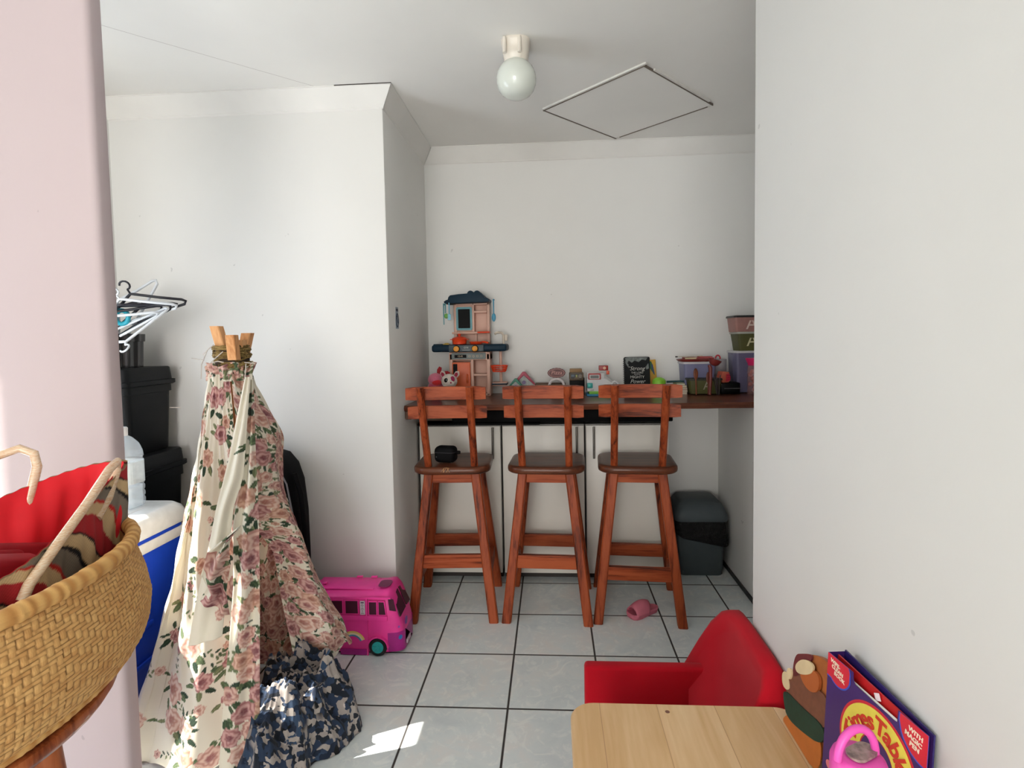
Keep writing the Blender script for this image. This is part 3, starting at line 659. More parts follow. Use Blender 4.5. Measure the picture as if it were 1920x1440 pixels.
tag(MB().tube([(-.03, -.01, .004), (.05, 0, .006), (.09, .01, -.002+.006)], [.007, .005, .004], 10).build('marker_pen', plain((40, 76, 76), .4), loc=(cx(1262)-.0, .605, z0+.003)), 'dark green marker pen lying on top of the stacked books', 'pen')

# storage tubs and boxes at the right end
def tub(u0, u1, v0, v1, d, y, mat, label, lid=None, cat='storage tub', nm='storage_tub', taper=.9, alpha=None, z0=None, extra=None):
    zb = Zc+(741-v1)/311 if z0 is None else z0; h = (v1-v0)/311; w = (u1-u0)/313
    t_ = thing(nm, label, cat, ((cx(u0)+cx(u1))/2, y, zb))
    MB().loft([rl(w*taper, d*taper, 0, .012), rl(w*taper*1.01, d*taper*1.01, .003, .012), rl(w, d, h-.012 if lid else h, .014)]).build('body', mat, t_, 40)
    if lid: MB().loft([rl(w*1.06, d*1.06, h-.012, .016), rl(w*1.07, d*1.07, h-.006, .016), rl(w*1.04, d*1.04, h, .016)]).build('lid', lid, t_, 40)
    return t_, h, w, zb
def clear_mat(c, a=.35):
    m, t = base_mat('clear_plastic', .12, alpha=a); t.b.inputs['Base Color'].default_value = (*s2l(c), 1); return m
lil = plain((116, 116, 148), .4, .06, 8); wlid = plain((196, 192, 196), .4); olive = plain((72, 72, 26), .5, .1, 8)
tb, h, w, zb = tub(1284, 1342, 682, 738, .15, .66, lil, 'lilac storage tub with a white lid under a red tray', wlid)
ztub = zb+h
tr = thing('oval_tray', 'dark red oval tray lying on top of the lilac tub', 'tray', (cx(1309), .65, ztub+.0))
MB().lathe([(.085, 0), (.10, .003), (.112, .014), (.109, .015), (.095, .005), (.001, .004)], 40, sy=.75).build('dish', plain((136, 44, 36), .35), tr, 50)
bk_ = thing('book', 'small cream-edged book lying on the red tray', 'book', (cx(1296), .62, ztub+.0155), .1)
MB().box((0, 0, .006), (.07, .05, .012), .001).build('cover', plain((132, 60, 46), .6), bk_)
MB().box((0, -.001, .006), (.068, .052, .008)).build('pages', plain((204, 190, 150), .8), bk_)
tag(MB().box((0, 0, .004), (.11, .06, .008), .003).box((.01, .01, .011), (.08, .05, .006), .002).build('folded_cloth', plain((176, 84, 84), .9, .15, 40)), 'pinkish red folded cloth on the right half of the red tray', 'cloth').location = (cx(1326), .66, ztub+.0155)
pbm = MB().tube([(-.09, 0, 0), (.06, 0, .003)], .002, 8).tube([(-.10, 0, 0), (-.086, 0, 0)], [.004, .003], 8, mi=1)
tag(pbm.build('paint_brush', [plain((190, 178, 150), .4), plain((40, 34, 32), .8)], loc=(cx(1302), .625, ztub+.031)), 'thin paint brush lying across the top of the small book', 'brush')
ol, h, w, zb = tub(1288, 1346, 711, 739, .1, .56, olive, 'olive green tub marked with a large letter A, in front of the lilac tub', plain((30, 30, 16), .5))
MB().text('A', .07, T(.008, -.0495, .046) @ Rx(PI/2)).build('letter_mark', plain((150, 140, 120), .5), ol)
# wooden spoons leaning on the tub
def spoon(u, y, zt_, tilt, c, label):
    t_ = thing('wooden_spoon', label, 'wooden spoon', (cx(u), y, Zc), 0, 'wooden spoons standing in front of the olive tub'); t_.rotation_euler = (math.radians(-5), tilt, 0)
    m = wood('spoon_wood', c, tuple(x*.7 for x in c), None, .5, 2, 2, knots=False)
    MB().tube([(0, 0, .004), (0, 0, zt_-.04)], [.0045, .004], 10).build('handle', m, t_, 50)
    MB().ball((0, 0, zt_-.028), (.0135, .004, .033), 18, 12).build('bowl', m, t_, 60)
spoon(1299, .497, .152, 0, (122, 66, 40), 'wooden spoon upright at the left of the olive tub')
spoon(1320, .497, .13, .04, (98, 48, 34), 'darker wooden spoon right of the letter A on the olive tub')
jg = thing('ladle', 'dark red plastic ladle standing tall above the wooden spoons', 'ladle', (cx(1322), .488, Zc)); jg.rotation_euler = (0, .05, 0)
MB().tube([(0, .0, .004), (0, 0, .10), (-.004, 0, .16), (-.012, 0, .175)], [.008, .009, .011, .009], 12).build('handle', plain((110, 42, 36), .4), jg, 50)
MB().lathe([(.010, 0), (.024, .008), (.034, .026), (.038, .036), (.035, .036), (.001, .01)], 22, M=T(.012, 0, .172) @ Ry(.25)).build('bowl', plain((124, 46, 42), .4), jg, 50)
dk = MB()
for k in range(7): a = random.uniform(-.03, .03); dk.tube([(a*.4, random.uniform(-.005, .01), .003), (a, random.uniform(-.005, .01), .06+random.random()*.05), (a*1.5, 0, .075+random.random()*.06)], .003, 6)
tag(dk.build('whisk_bundle', plain((40, 26, 24), .5), loc=(cx(1338), .485, Zc), smooth=50), 'dark tangled kitchen utensils beside the red ladle', 'utensils')
bb_ = thing('black_box', 'flat black box with a thin silver line, under the coloured toy box', 'box', (cx(1364.5), .60, Zc)); bx1 = MB().box((0, 0, .033), (.108, .12, .066), .004).build('body', plain((4, 4, 4), .4, spec=.15), bb_, 40)
MB().box((0.01, -.0603, .034), (.095, .001, .002)).build('silver_line', plain((150, 150, 152), .3), bb_)
cbx = thing('toy_box', 'small orange and pink hexagonal toy box tipped on the black box', 'toy box', (cx(1354), .58, Zc+.0675), .3)
MB().prism([(-.036, .02), (-.02, 0), (.02, -.0), (.034, .024), (.022, .062), (-.02, .066)], .05, T(0, -.03, 0), r=.004).build('body', plain((186, 92, 70), .5), cbx, 40)
MB().prism([(.0, .006), (.026, .012), (.03, .03), (.02, .052), (.002, .05)], .003, T(0, -.033, 0)).build('pink_side', plain((196, 44, 70), .4), cbx)
for k in range(3): MB().box((.016, -.0345, .016+k*.012), (.022, .002, .003)).build('grille_bar', plain((120, 24, 40), .4), cbx)
cr, h, w, zb = tub(1378, 1432, 663, 739, .17, .66, clear_mat((120, 116, 148), .75), 'clear lilac storage tub at the bottom of the three stacked tubs on the right', wlid)
gt, h2, w2, zb2 = tub(1382, 1436, 628, 663, .15, .66, olive, 'olive green tub in the middle of the right stack', plain((160, 160, 150), .4), z0=zb+h, taper=.84)
MB().text('A', .10, T(-.004, -.0735, .058) @ Rx(PI/2-.09)).build('letter_mark', plain((196, 190, 150), .5), gt)
pkb, h3, w3, zb3 = tub(1376, 1436, 598, 628, .16, .66, plain((158, 112, 104), .45), 'pink tub with a black lid, topmost of the right stack', plain((18, 16, 16), .4), z0=zb2+h2, taper=.9)
MB().text('A', .10, T(.0, -.079, .045) @ Rx(PI/2-.05)).build('letter_mark', plain((214, 190, 180), .5), pkb)
# clear jug with pink handle
ju = thing('clear_jug', 'tall clear plastic jug with a pink curved handle behind the toy box', 'jug', (cx(1361), .70, Zc))
MB().lathe([(.03, 0), (.033, .01), (.036, .20), (.034, .2), (.031, .012), (.001, .01)], 24).build('body', clear_mat((180, 170, 176), .3), ju, 50)
MB().tube([(-.026+.014*math.cos(a), -.034, .205+.02*math.sin(a)) for a in np.linspace(PI, -.2, 9)], .0045, 8).build('handle', plain((196, 50, 64), .4), ju, 50)
# jar with pink lid
jr = thing('sweet_jar', 'clear jar of pink and white pieces with a bright pink lid on the counter', 'jar', (cx(1406), .495, Zc))
MB().lathe([(.048, 0), (.052, .004), (.052, .155), (.046, .17), (.046, .178)], 28).build('body', clear_mat((190, 140, 136), .38), jr, 50)
MB().lathe([(.05, .170), (.05, .178), (.062, .205), (.062, .211), (.001, .212)], 28).build('lid', plain((214, 40, 100), .35), jr, 50)
MB().tube([(.02+.018*math.cos(a), 0, .212+.03*math.sin(a)) for a in np.linspace(PI, 0, 9)], .0035, 8).build('lid_handle', clear_mat((214, 150, 180), .6), jr, 50)
rs = np.random.RandomState(5); mbs = MB()
for k in range(46):
    a = rs.rand()*6.28; r0 = .035*math.sqrt(rs.rand()); mbs.ball((r0*math.cos(a), r0*math.sin(a), .014+k*.0031), .011+.004*rs.rand(), 8, 6, None, k % 3)
tag(mbs.build('sweets', [plain((186, 100, 92), .5), plain((206, 180, 172), .5), plain((176, 84, 66), .5)], jr, 60), kind='stuff')
gb = MB()
for k in range(4): gb.ball((k*.008, 0, .004), .004, 8, 6)

# ------------------------------------------------------------------ painted cloth helpers
def smooth01(x): return np.clip(x, 0, 1)**2*(3-2*np.clip(x, 0, 1))
LC = lambda c: np.array(s2l(c))
def paint_rose(A, Bc, col, a0, b0, r, tint, rs):
    m = (np.abs(A-a0) < r*1.1) & (np.abs(Bc-b0) < r*1.1)
    if not m.any(): return
    x = A[m]-a0; y = Bc[m]-b0; d = np.hypot(x, y)/r; an = np.arctan2(y, x); ph = rs.rand()*6.28; n = rs.randint(5, 8)
    rim = .90+.09*np.cos(n*an+ph)+.04*np.cos((2*n+1)*an)
    light, mid, dark = tint
    v = .5+.5*np.sin(6.28*(2.1*d+.16*np.sin(n*an+ph)+an/6.28+.35*np.sin(3*an+ph)*d)); v = v**1.4
    c = light[None]*(1-v[:, None])+mid[None]*v[:, None]
    k = smooth01((.42-d)/.25)[:, None]*.75; c = c*(1-k)+dark[None]*k
    ring = ((rim-d) < .08)[:, None]*.35; c = c*(1-ring)+mid[None]*ring
    cc_ = col[m]; w = (d < rim)[:, None]; cc_ = np.where(w, c, cc_); col[m] = cc_
def paint_leaf(A, Bc, col, a0, b0, L_, w_, an, c, rs):
    m = (np.abs(A-a0) < L_*1.1) & (np.abs(Bc-b0) < L_*1.1)
    if not m.any(): return
    x = A[m]-a0; y = Bc[m]-b0; u = x*math.cos(an)+y*math.sin(an); v = -x*math.sin(an)+y*math.cos(an)
    t_ = u/L_; prof = w_*np.sqrt(np.clip(t_*(1-t_)*4, 0, 1))*(1-.35*t_)
    ins = (t_ > 0) & (t_ < 1) & (np.abs(v) < prof)
    sh = np.where(np.abs(v) < .0012, 1.5, np.where(np.abs(np.sin(u*420+np.abs(v)*300)) < .25, .8, 1.))
    cc_ = col[m]; cc_ = np.where(ins[:, None], c[None]*sh[:, None], cc_); col[m] = cc_
TINTS = [(LC((226, 194, 180)), LC((186, 134, 124)), LC((136, 70, 78))), (LC((214, 172, 166)), LC((166, 108, 108)), LC((110, 52, 66))), (LC((232, 206, 192)), LC((200, 150, 134)), LC((160, 96, 86))), (LC((222, 186, 166)), LC((190, 142, 122)), LC((150, 92, 82)))]
GREENS = [LC((66, 84, 60)), LC((92, 108, 78)), LC((48, 66, 52)), LC((118, 126, 92))]
CREAM = LC((234, 228, 212))
def floral(A, Bc, rs, zones):
    """roses, buds and leaves printed on cream cloth; zones = (a0,a1,b0,b1,spacing,rmin,rmax,keep)"""
    col = np.tile(CREAM, (A.size, 1)); A = A.ravel(); Bc = Bc.ravel()
    items = []
    for a0, a1, b0, b1, sp_, r0, r1, keep in zones:
        na, nb_ = max(1, int((a1-a0)/sp_)), max(1, int((b1-b0)/sp_))
        for i in range(na):
            for j in range(nb_):
                if rs.rand() > keep: continue
                items.append((a0+(i+.5+(j % 2)*.5+(rs.rand()-.5)*.55)*sp_, b0+(j+.5+(rs.rand()-.5)*.55)*sp_, r0+(r1-r0)*rs.rand()))
    rs.shuffle(items)
    for a, b, r in items:
        for k in range(rs.randint(4, 8)):
            an = rs.rand()*6.28; d = r*(.7+.3*rs.rand()); paint_leaf(A, Bc, col, a+d*math.cos(an), b+d*math.sin(an), .022+.022*rs.rand(), .006+.006*rs.rand(), an+(rs.rand()-.5), GREENS[rs.randint(4)], rs)
        if rs.rand() < .6:
            an = rs.rand()*6.28
            for q in range(7):
                d = r*1.1+q*.011; paint_leaf(A, Bc, col, a+d*math.cos(an), b+d*math.sin(an), .017, .0045, an+(1 if q % 2 else -1)*.9, GREENS[rs.randint(4)], rs)
            paint_rose(A, Bc, col, a+(r*1.1+.08)*math.cos(an), b+(r*1.1+.08)*math.sin(an), .014+.006*rs.rand(), TINTS[rs.randint(4)], rs)
    for a, b, r in items: paint_rose(A, Bc, col, a, b, r, TINTS[rs.randint(4)], rs)
    return col

# ------------------------------------------------------------------ play tent
tent = thing('play_tent', 'teepee play tent of cream rose-print fabric on pine poles bound with twine', 'play tent', (0, 0, 0))
APX = np.array([-.622, -.80, 1.315])
corners = [(-.455, -1.045, 0), (-.60, -1.06, 0), (-.885, -1.06, 0), (-.90, -1.0, 0), (-.87, -.55, 0), (-.82, -.50, 0), (-.45, -.485, .02), (-.345, -.53, .13), (-.325, -.62, .20), (-.375, -.74, .19), (-.43, -.80, .17)]
cp = np.array(corners, float)
for _ in range(2):
    q_ = [cp[0]]
    for i in range(len(cp)-1): q_ += [cp[i]*.75+cp[i+1]*.25, cp[i]*.25+cp[i+1]*.75]
    q_.append(cp[-1]); cp = np.array(q_)
seg = np.r_[0, np.cumsum(np.hypot(*(np.diff(cp[:, :2], axis=0).T)))]; LT = seg[-1]
NS, NTt = 780, 430
sv = np.linspace(0, 1, NS); tv = np.linspace(0, 1, NTt)
base = np.stack([np.interp(sv*LT, seg, cp[:, k]) for k in range(3)], 1)
# top ring: matching angles round the pole bundle
ang0 = np.arctan2(base[:, 1]+.76, base[:, 0]+.60); ang = np.unwrap(ang0)
top = np.stack([APX[0]+.068*np.cos(ang), APX[1]+.062*np.sin(ang), np.full(NS, APX[2]-.02)], 1)
S_, T_ = np.meshgrid(sv, tv); tt = T_[..., None]
P = top[None]*(1-tt)+base[None]*tt
tan = np.gradient(base[:, :2], axis=0); tan /= np.linalg.norm(tan, axis=1)[:, None]+1e-9
nrm = np.stack([tan[:, 1], -tan[:, 0]], 1)
cen = np.array([-.62, -.78]); sgn = np.sign(((base[:, :2]-cen)*nrm).sum(1)); sgn[sgn == 0] = 1; nrm *= sgn[:, None]
rs = np.random.RandomState(11)
# broad pleats falling from the gathered top + fine wrinkles
fold = .026*np.sin(S_*40+2.2*T_+1.0)*smooth01(T_*1.6)+.008*np.sin(S_*83-3*T_+2)*smooth01(T_*1.3)+.0025*np.sin(S_*230+4*T_)*(1-.8*T_)
fold += .0025*np.sin(S_*160+26*T_+2*np.sin(9*T_))+.002*np.sin(T_*60+S_*55)
fold = fold*np.clip(np.minimum(S_, 1-S_)*30, .25, 1)
close = smooth01((S_-.86)/.14)*smooth01((.62-T_)/.34)
P += close[..., None]*(P[:, :1]-P[:, -1:]+np.array([.012, -.01, 0]))
rightside = smooth01((S_-.70)/.1)
fold += .038*rightside*np.exp(-((T_-.20)/.10)**2)-.012*rightside*np.exp(-((T_-.40)/.1)**2)+.03*rightside*smooth01((T_-.72)/.2)
fold -= .03*np.sin(PI*T_)*(1-rightside)*.6
P[..., 0] += fold*nrm[None, :, 0]; P[..., 1] += fold*nrm[None, :, 1]
P[..., 2] += .010*np.sin(S_*120+1)*smooth01((T_-.9)/.1)*(base[None, :, 2] > .1)+np.abs(.012*np.sin(S_*75))*smooth01((T_-.95)/.05)
P[..., 2] = np.maximum(P[..., 2], .002)
Su = S_+.9*np.maximum(S_-.68, 0); A_ = Su*LT*1.05*(.45+.55*T_); B_ = T_*1.35
Lc = LT*1.05
col = floral(A_, B_, rs, [(0, Lc*.04, 0, 1.4, .066, .027, .046, 1.), (Lc*.04, Lc*.5, 0, 1.4, .125, .024, .052, .75), (Lc*.5, Lc*1.32, 0, 1.4, .080, .034, .056, 1.)])
cloth = attr_mat('rose_cloth', .85, .1, 900, .22)
grid_mesh('cover', P, col, cloth, tent)
# gathered collar above the tie
nc = 200; Pc = np.zeros((16, nc, 3))
for i in range(16):
    t0 = i/15
    for j in range(nc):
        a = j/nc*2*PI; r = .067+.006*math.sin(9*a+t0*2)+.004*math.sin(23*a)+(.010*t0**2+.004*math.sin(13*a)*t0 if i > 4 else .004)
        Pc[i, j] = (APX[0]+r*math.cos(a), APX[1]+r*.93*math.sin(a), APX[2]-.045+t0*.06+.008*math.sin(5*a)*t0)
cc2 = floral(np.arange(nc)[None, :]/nc*.45+np.zeros((16, 1)), np.linspace(0, .08, 16)[:, None]+np.zeros((1, nc)), rs, [(0, .45, 0, .09, .045, .018, .028, 1.)])
grid_mesh('collar', Pc, cc2, cloth, tent, True)
# inner rear curtain seen through the opening is the cover's own back; loose door flap folded over the front panel
def flap(name, left, right, nL=70, nR=260, dense=False, seed=3, wave=.008, plain_=False):
    left = np.array(left, float); right = np.array(right, float)
    def rs_(p, n):
        d = np.r_[0, np.cumsum(np.linalg.norm(np.diff(p, axis=0), axis=1))]; return np.stack([np.interp(np.linspace(0, d[-1], n), d, p[:, k]) for k in range(3)], 1), d[-1]
    l, dl = rs_(left, nR); r, dr = rs_(right, nR); u = np.linspace(0, 1, nL)[None, :, None]
    Q = l[:, None]*(1-u)+r[:, None]*u; tq = np.linspace(0, 1, nR)[:, None]; uq = u[..., 0]
    dy = wave*np.sin(uq*9+2*tq*3)*np.sin(PI*np.clip(uq, 0, 1))+.003*np.sin(uq*7+9*tq)+.010*np.sin(PI*uq)
    Q[..., 1] -= dy; Q[..., 0] += dy*.3
    w = np.linalg.norm(r-l, axis=1)[:, None]
    c = floral(uq*w, tq*max(dl, dr)+np.zeros_like(uq), np.random.RandomState(seed), [(0, .3, 0, 1.3, .062, .026, .042, 1.)] if dense else [(0, .3, .2, 1.3, .11, .014, .03, .35)])
    return grid_mesh(name, Q, c, cloth, tent, thick=.0015)
flap('door_flap', [(-.505, -.88, 1.278), (-.504, -.96, .959), (-.508, -1.01, .807), (-.493, -1.05, .62), (-.501, -1.07, .454), (-.514, -1.09, .291), (-.54, -1.10, .004)], [(-.496, -.87, 1.277), (-.466, -.93, 1.028), (-.436, -.98, .849), (-.421, -1.02, .607), (-.42, -1.04, .35), (-.425, -1.06, .004)], dense=True, seed=8, wave=.010)
flap('door_flap', [(-.515, -.89, 1.287), (-.535, -.975, 1.016), (-.55, -1.03, .872), (-.56, -1.08, .716), (-.578, -1.11, .591), (-.592, -1.135, .47)], [(-.494, -.893, 1.287), (-.481, -.985, .964), (-.498, -1.02, .869), (-.492, -1.07, .712), (-.493, -1.09, .599), (-.498, -1.11, .49)], seed=5, plain_=True, wave=.006)
flap('tied_back_flap', [(-.463, -1.055, .818), (-.534, -1.11, .755), (-.548, -1.125, .690), (-.53, -1.12, .65), (-.55, -1.135, .616)], [(-.462, -1.045, .814), (-.487, -1.075, .778), (-.474, -1.09, .71), (-.484, -1.10, .63), (-.471, -1.11, .558)], dense=True, seed=9, wave=.022)

# poles crossing at the top
pp = wood('light_pine', (206, 150, 100), (178, 116, 70), (222, 170, 120), .55, 1, 2, 0)
for (bx_, by_), (tx_, ty_, tz_) in (((-.83, -.97), (-.565, -.775, 1.440)), ((-.84, -.56), (-.57, -.815, 1.415)), ((-.44, -.56), (-.642, -.84, 1.465)), ((-.585, -.96), (-.62, -.79, 1.42))):
    # stop each pole foot at the floor
    MB().beam((bx_, by_, 0), (tx_, ty_, tz_), .034, .034, .003).build('pole', pp, tent, 30)
MB().beam((-.568, -.862, 1.345), (-.558, -.888, 1.432), .032, .03, .002).build('pole', pp, tent, 30)
wr_ = MB(); pts = []
for k in range(44*16):
    a = k/16*2*PI/1.0; z = APX[2]+.004+.070*(.5+.5*math.sin(k*.0213+math.sin(k*.11)*.4)); r = .057+.005*math.sin(k*.37)+.004*math.sin(a*3+k*.05)
    pts.append((APX[0]+.011+r*math.cos(a), APX[1]+r*.95*math.sin(a), z+.006*math.sin(a*2+k*.11)))
wr_.tube(pts, .0036, 6); wr_.build('twine_binding', wood('twine', (112, 92, 52), (60, 46, 28), (150, 126, 78), .8, 6, 0, 0, False), tent, 60)
MB().lathe([(.058, -.02), (.061, .03), (.059, .07)], 24, (APX[0]+.010, APX[1], APX[2]), sx=.93, sy=.93).build('binding_core', plain((58, 44, 30), .9), tent, 50)
ct = plain((196, 188, 180), .6)
for pts in ([(-.69, -.85, 1.365), (-.655, -.87, 1.385), (-.64, -.862, 1.4)], [(-.66, -.87, 1.38), (-.69, -.86, 1.33), (-.70, -.85, 1.28)], [(-.70, -.83, 1.345), (-.745, -.83, 1.352)], [(-.55, -.83, 1.335), (-.51, -.83, 1.330)], [(-.60, -.875, 1.375), (-.65, -.875, 1.335), (-.62, -.875, 1.342), (-.60, -.875, 1.338)], [(-.545, -.83, 1.33), (-.545, -.84, 1.28)], [(-.71, -.95, 1.19), (-.74, -.96, 1.192)]):
    MB().tube(pts, .0017, 6).build('cord_end', ct, tent, 60)

# ------------------------------------------------------------------ navy printed cloth heap
def heap(cx_, cy_, rx, ry, h, seed, nr=110, na=420):
    rs = np.random.RandomState(seed); rr_ = np.linspace(0, 1, nr)[:, None]; aa = np.linspace(0, 2*PI, na+1)[:-1][None]
    R = 1+.07*np.sin(3*aa+1)+.06*np.sin(5*aa+2.2)+.03*np.sin(11*aa+.4)
    x = rr_*R*np.cos(aa)*rx; y = rr_*R*np.sin(aa)*ry
    z = h*(1-rr_**2.6)**.6
    f = np.zeros_like(x)
    for k in range(26):
        an = rs.rand()*3.14; fr_ = 10+34*rs.rand(); p_ = rs.rand()*6.28; w = rs.rand(); wx = x*math.cos(an)+y*math.sin(an); wy = -x*math.sin(an)+y*math.cos(an)
        s_ = np.sin(wx*fr_+p_+2.5*np.sin(wy*9+w*6)); f += (1-np.abs(s_))**2*(.9/fr_)*.42
    edge_ = np.sin(PI*np.clip(rr_*1.0, 0, 1))*.6+.4
    z = z*(1+0*f)+(f-.05)*edge_*np.clip((1-rr_)*9, 0, 1)*1.25; k2 = 1+(f-.06)*1.3*rr_
    Pq = np.stack([cx_+x*k2, cy_+y*k2, np.maximum(z, .003)], -1); return Pq
hm_, t = base_mat('navy_print', .85, sheen=.1, spec=.25)
v = t.coord(scale=(1, 1, 1)); nn = t.noise(v, 11, 1, .4, 1.0)
n3 = t.noise(t.coord(scale=(1, 2.2, 1), rot=(0, 0, .6)), 15, 1, .4, 1.6)
c1_ = t.ramp(nn, [(0, s2l((38, 54, 78))), (.42, s2l((60, 78, 104))), (.49, s2l((178, 168, 160))), (.60, s2l((24, 26, 32)))], True)
c2_ = t.ramp(n3, [(0, s2l((40, 56, 82))), (.44, s2l((168, 158, 152))), (.51, s2l((56, 76, 106))), (.62, s2l((176, 168, 164)))], True)
vo = t.new('ShaderNodeTexVoronoi'); dn = t.new('ShaderNodeTexNoise'); dn.inputs['Scale'].default_value = 30; t.link(v, dn.inputs['Vector'])
va = t.new('ShaderNodeVectorMath', operation='MULTIPLY_ADD'); t.link(dn.outputs['Color'], va.inputs[0]); va.inputs[1].default_value = (.07, .07, .07); t.link(t.coord(scale=(1.0, 3.0, 1.8), rot=(.5, .3, .7)), va.inputs[2])
t.link(va.outputs[0], vo.inputs['Vector']); vo.inputs['Scale'].default_value = 30; vs_ = t.new('ShaderNodeSeparateXYZ'); t.link(vo.outputs['Color'], vs_.inputs[0])
c1_ = t.ramp(vs_.outputs[0], [(0, s2l((26, 36, 54))), (.24, s2l((44, 62, 86))), (.46, s2l((150, 142, 136))), (.68, s2l((40, 54, 76))), (.84, s2l((12, 14, 18)))], True)
c2_ = t.ramp(vs_.outputs[1], [(0, s2l((140, 132, 128))), (.26, s2l((34, 48, 70))), (.6, s2l((152, 144, 138))), (.74, s2l((20, 26, 36)))], True)
mixn = t.mix(t.ramp(t.noise(v, 6, 1), [(.48, (0, 0, 0)), (.5, (1, 1, 1))]), c1_, c2_); t.link(mixn, t.b.inputs['Base Color'])
o = grid_mesh('navy_cloth', heap(-.385, -.865, .185, .25, .19, 4), None, hm_, None, True)
tag(o, 'crumpled navy blue and grey patterned cloth heaped on the floor inside the tent opening', 'cloth')

# ------------------------------------------------------------------ pink toy camper van
van = thing('toy_van', 'bright pink toy camper van with rainbow sticker on the floor against the wall', 'toy van', (0, -.275, 0))
vp = plain((238, 66, 156), .38, .05, 20, spec=.3); vpu = plain((170, 30, 132), .35); vdk = plain((66, 12, 40), .5); vor = plain((226, 150, 60), .5)
X0v = -.60
def vsec(x, hw, zt_, zb=.012, n=7):
    """rounded body section: flat sides, tucked top"""
    pts = [(-hw*.93, zb), (-hw, zb+.03), (-hw, zb+.09), (-hw*.985, zt_*.60), (-hw*.95, zt_*.80), (-hw*.86, zt_*.92), (-hw*.68, zt_*.975), (-hw*.35, zt_)]
    pts = pts+[(-a, b) for a, b in pts[::-1]]
    return [(x, y, z) for y, z in pts]
secs = [(X0v, .07, .255), (X0v+.02, .095, .272), (-.52, .108, .276), (-.36, .108, .278), (-.25, .108, .282), (-.225, .108, .288), (-.205, .107, .287), (-.19, .104, .27), (-.175, .102, .235), (-.165, .099, .20), (-.155, .094, .165), (-.145, .086, .13), (-.139, .074, .09), (-.137, .06, .05)]
mb = MB(); mb.loft([vsec(*s_) for s_ in secs]); bo = mb.build('body', [vp, vpu], van, 50)
for pgn in bo.data.polygons:
    if pgn.center.x > -.20 and pgn.center.z < .075: pgn.material_index = 1
def ux(u): return -.265+(u-700)/440
def uz(v_): return .245-(v_-1130)*.00243
YS = -.108
def on_side(mb, pts, y=-.001, d=.003, mi=0, M=None): mb.prism([(ux(u), uz(v_)) for u, v_ in pts], d, T(0, YS+y, 0), mi, 0); return mb
def win(u0, u1, v0, v1, tilt=0, label=None):
    w = on_side(MB(), [(u0-2, v1+2), (u1+2, v1+2), (u1+2-tilt, v0-2), (u0-2, v0-2)], -.004, .006).build('window_frame', vp, van, 30)
    on_side(MB(), [(u0, v1), (u1, v1), (u1-tilt, v0), (u0, v0)], -.0055, .003).build('dark_window_panel', vdk, w)  # solid panel, the shaded interior is put into its dark colour
win(617, 638, 1128, 1151); win(645, 669, 1128, 1151); win(692, 706, 1130, 1153); win(711, 724, 1130, 1153, 3); 
on_side(MB(), [(600, 1127), (612, 1127), (612, 1149), (600, 1149)], -.003, .004).build('interior_panel', vor, van)
# belt line and seam mouldings, roof rack, sill
m_ = MB(); on_side(m_, [(592, 1124), (735, 1124), (735, 1121), (592, 1121)], -.005, .006); on_side(m_, [(592, 1163), (727, 1165), (727, 1156), (592, 1154)], -.005, .006); on_side(m_, [(685, 1230), (688, 1230), (688, 1122), (685, 1122)], -.006, .008)
m_.build('side_moulding', vp, van)
on_side(MB(), [(632, 1229), (684, 1230), (684, 1220), (632, 1219)], -.004, .006).build('sill', vpu, van)
MB().box((-.42, .0, .2795), (.28, .12, .004), .002).box((-.52, -.02, .289), (.02, .02, .008), .003).box((-.38, .05, .289), (.03, .012, .008), .003).box((-.31, .05, .289), (.03, .012, .008), .003).build('roof_panel', vp, van, 40)
MB().prism([(x, z) for x, z in rrect(.055, .07, .02, 4)], .004, T(-.232, -.03, .2915) @ Rx(PI/2) @ T(0, 0, 0)).build('dark_hatch_panel', plain((120, 26, 80), .5), van, 40)  # panel on the closed roof, the hole's inner shade is in its colour
# windscreen: two dark panes on the sloping nose
def nose_pt(fx, y, lift=.010):
    return Vector((-.191+fx*.036+lift*.9-abs(y)*.06, y, .258-fx*.083+lift*.4-abs(y)*.16))
for s_ in (-1, 1):
    q_ = [nose_pt(.0, s_*.008), nose_pt(1, s_*.008), nose_pt(1, s_*.082), nose_pt(.15, s_*.072), nose_pt(.0, s_*.058)]
    w_ = MB().add([tuple(p) for p in q_]+[tuple(p-Vector((.006, 0, 0))) for p in q_], [(0, 1, 2, 3, 4), (9, 8, 7, 6, 5)]+[(i, (i+1) % 5, 5+(i+1) % 5, 5+i) for i in range(5)]).build('windscreen_pane', vdk, van)
sd = on_side(MB(), [(731, 1146), (744, 1148), (739, 1126), (729, 1126)], .002, .004).build('quarter_window', vdk, van)
def wheel(x, y, label=None):
    w = MB().lathe([(.018, -.003), (.038, -.002), (.041, .004), (.041, .02), (.036, .024), (.02, .024)], 32, M=T(x, y, .041) @ Rx(-PI/2)).build('wheel', plain((16, 16, 18), .7), van, 40)
    hb = MB().lathe([(.001, -.006), (.008, -.006), (.010, -.003), (.018, -.004), (.025, -.005), (.027, -.002), (.027, .002)], 28, M=T(x, y-.0, .041) @ Rx(-PI/2))
    for k in range(5): hb.box((0, 0, 0), (.005, .003, .014), .001, T(x, y-.005, .041) @ Ry(k*2*PI/5) @ T(0, 0, .015))
    hb.build('hubcap', plain((40, 170, 172), .35), w, 40)
wheel(-.249, -.115); wheel(-.52, -.115)
MB().prism(arc(0, 0, .050, 0, 180, 16)+arc(0, 0, .043, 180, 0, 16), .012, T(-.249, -.120, .041)).build('wheel_arch', vp, van, 40)
